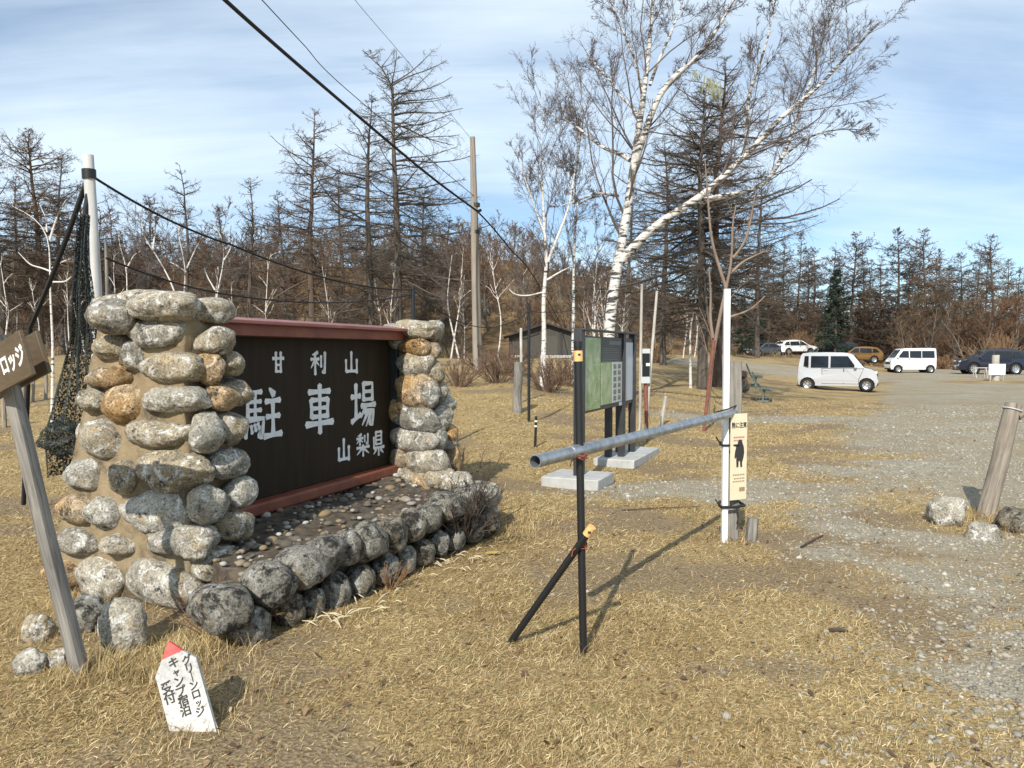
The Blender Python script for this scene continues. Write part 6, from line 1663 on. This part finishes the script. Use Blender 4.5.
    sedan = dict(L=4.5, W=1.74, H=1.44, belt=.92, sill=.24, wr=.32, wx=(-1.32, 1.36), tum=.26,
        outline=[(-2.1, .24), (-2.2, .36), (-2.24, .66), (-2.2, .90), (-1.72, .98), (-1.62, 1.0), (-1.05, 1.36), (-.6, 1.435), (.1, 1.44), (.40, 1.38), (1.15, .96), (1.9, .82), (2.15, .70), (2.24, .5), (2.22, .34), (2.14, .24)],
        doors=[[(-.86, .36), (.02, .36), (.02, .90), (-1.0, .90)], [(.06, .36), (.92, .36), (.95, .90), (.06, .90)]],
        windows=[[(-1.50, .96), (-.02, .96), (-.02, 1.33), (-1.0, 1.29)], [(.06, .96), (.92, .96), (.36, 1.30), (.06, 1.33)]],
        mirror=(.9, .99), windscreen=((.40, 1.38), (1.15, .96)), rearglass=((-1.62, 1.0), (-1.05, 1.36)), front=2.22, rear=-2.22, headlight=(.34, .40, .66, .14), taillight=(.2, .34, .80, .16), grille=(.9, .56, .16))
    g = gd(764, 86); make_car('steel grey saloon left of the white estate car', g, math.radians(200), sedan, MT['car_grey'])

# ------------------------------------------------------------------ light, sky, camera
def build_light():
    el, sx, sy = math.radians(36.5), -.285, -.958        # the sun stands behind the camera, a little to the left
    w = bpy.data.worlds.new('World'); SC.world = w; w.use_nodes = True
    nt = w.node_tree; bg = nt.nodes['Background']
    sky = nt.nodes.new('ShaderNodeTexSky'); sky.sky_type = 'NISHITA'; sky.sun_disc = False
    sky.sun_elevation = el; sky.sun_rotation = math.atan2(sx, sy); sky.altitude = 1600; sky.air_density = 1.0; sky.dust_density = .6; sky.ozone_density = .7
    # thin high cloud drifting over the blue: a flat layer seen in perspective
    tc = nt.nodes.new('ShaderNodeTexCoord'); sp = nt.nodes.new('ShaderNodeSeparateXYZ'); nt.links.new(tc.outputs['Generated'], sp.inputs[0])
    mx = N(nt, 'ShaderNodeMath', operation='MAXIMUM'); nt.links.new(sp.outputs[2], mx.inputs[0]); mx.inputs[1].default_value = .0
    az = N(nt, 'ShaderNodeMath', operation='ADD'); nt.links.new(mx.outputs[0], az.inputs[0]); az.inputs[1].default_value = .22
    dx = N(nt, 'ShaderNodeMath', operation='DIVIDE'); nt.links.new(sp.outputs[0], dx.inputs[0]); nt.links.new(az.outputs[0], dx.inputs[1])
    dy = N(nt, 'ShaderNodeMath', operation='DIVIDE'); nt.links.new(sp.outputs[1], dy.inputs[0]); nt.links.new(az.outputs[0], dy.inputs[1])
    cb = nt.nodes.new('ShaderNodeCombineXYZ'); nt.links.new(dx.outputs[0], cb.inputs[0]); nt.links.new(dy.outputs[0], cb.inputs[1])
    mp = nt.nodes.new('ShaderNodeMapping'); mp.inputs['Rotation'].default_value = (0, 0, math.radians(CLOUD_ROT)); mp.inputs['Scale'].default_value = (.62, 1.5, 1); mp.inputs['Location'].default_value = CLOUD_LOC
    nt.links.new(cb.outputs[0], mp.inputs['Vector'])
    n1 = noise(nt, .85, 7, .52, mp.outputs[0], .35)
    n2 = noise(nt, .55, 3, .5, cb.outputs[0])
    a1 = N(nt, 'ShaderNodeMath', operation='MULTIPLY_ADD'); nt.links.new(n2, a1.inputs[0]); a1.inputs[1].default_value = .7; nt.links.new(n1, a1.inputs[2])
    mp2 = nt.nodes.new('ShaderNodeMapping'); mp2.inputs['Rotation'].default_value = (0, 0, math.radians(CLOUD_ROT - 8)); mp2.inputs['Scale'].default_value = (.55, 4.2, 1)
    nt.links.new(cb.outputs[0], mp2.inputs['Vector'])
    n3 = noise(nt, 1.3, 8, .62, mp2.outputs[0], .5)
    a2 = N(nt, 'ShaderNodeMath', operation='MULTIPLY_ADD'); nt.links.new(n3, a2.inputs[0]); a2.inputs[1].default_value = .34; nt.links.new(a1.outputs[0], a2.inputs[2])
    a3 = N(nt, 'ShaderNodeMath', operation='MULTIPLY'); nt.links.new(a2.outputs[0], a3.inputs[0]); a3.inputs[1].default_value = .80
    mask = ramp(nt, [(.54, (.06, .06, .06)), (.70, (.22, .22, .22)), (.82, (.48, .48, .48)), (.96, (.78, .78, .78))], a3.outputs[0], 'LINEAR').outputs[0]
    out = mixc(nt, mask, mixc(nt, 1, sky.outputs[0], (.90, 1.08, 1.18), 'MULTIPLY'), (8.6, 9.9, 10.9))
    nt.links.new(out, bg.inputs['Color']); bg.inputs['Strength'].default_value = SKY_STRENGTH
    s = bpy.data.lights.new('sun', 'SUN'); s.energy = SUN_STRENGTH; s.angle = math.radians(.53); s.color = (1, .945, .86)
    o = bpy.data.objects.new('sun', s); link(o)
    d = Vector((-sx * math.cos(el), -sy * math.cos(el), -math.sin(el)))
    o.rotation_euler = d.to_track_quat('-Z', 'Y').to_euler(); o.location = (-6, -20, 18)

CLOUD_ROT, CLOUD_LOC, SKY_STRENGTH, SUN_STRENGTH = -38, (0.3, 1.1, 0), .11, 5.0

def build_camera():
    c = bpy.data.cameras.new('camera'); o = bpy.data.objects.new('camera', c); link(o)
    c.sensor_width = 36; c.lens = 36 * F_PX / 1024; c.clip_end = 4000; c.clip_start = .05
    o.location = (0, 0, EYE); o.rotation_euler = (PI / 2 - PITCH, 0, 0)
    SC.camera = o

def main():
    import time
    t = time.time()
    def lap(n):
        nonlocal t
        print('built', n, round(time.time() - t, 1)); t = time.time()
    mats(); build_camera(); build_light(); lap('light')
    build_ground(); lap('ground'); build_monument(); lap('monument')
    build_left_signs(); build_info_board(); build_barrier(); build_benches(); build_island_sign(); build_hut_and_pole(); lap('props')
    build_cars(); lap('cars'); build_birches(); lap('birches'); build_larches(); lap('larches'); build_woods(); lap('woods')
    build_grass(); build_litter(); build_pebbles(); lap('grass')
    v = SC.view_settings; v.view_transform = 'Standard'; v.look = 'None'; v.gamma = 1; v.use_curve_mapping = False; v.exposure = EXPOSURE
    SC.cycles.max_bounces = 6; SC.cycles.transparent_max_bounces = 12

EXPOSURE = 0.1
main()
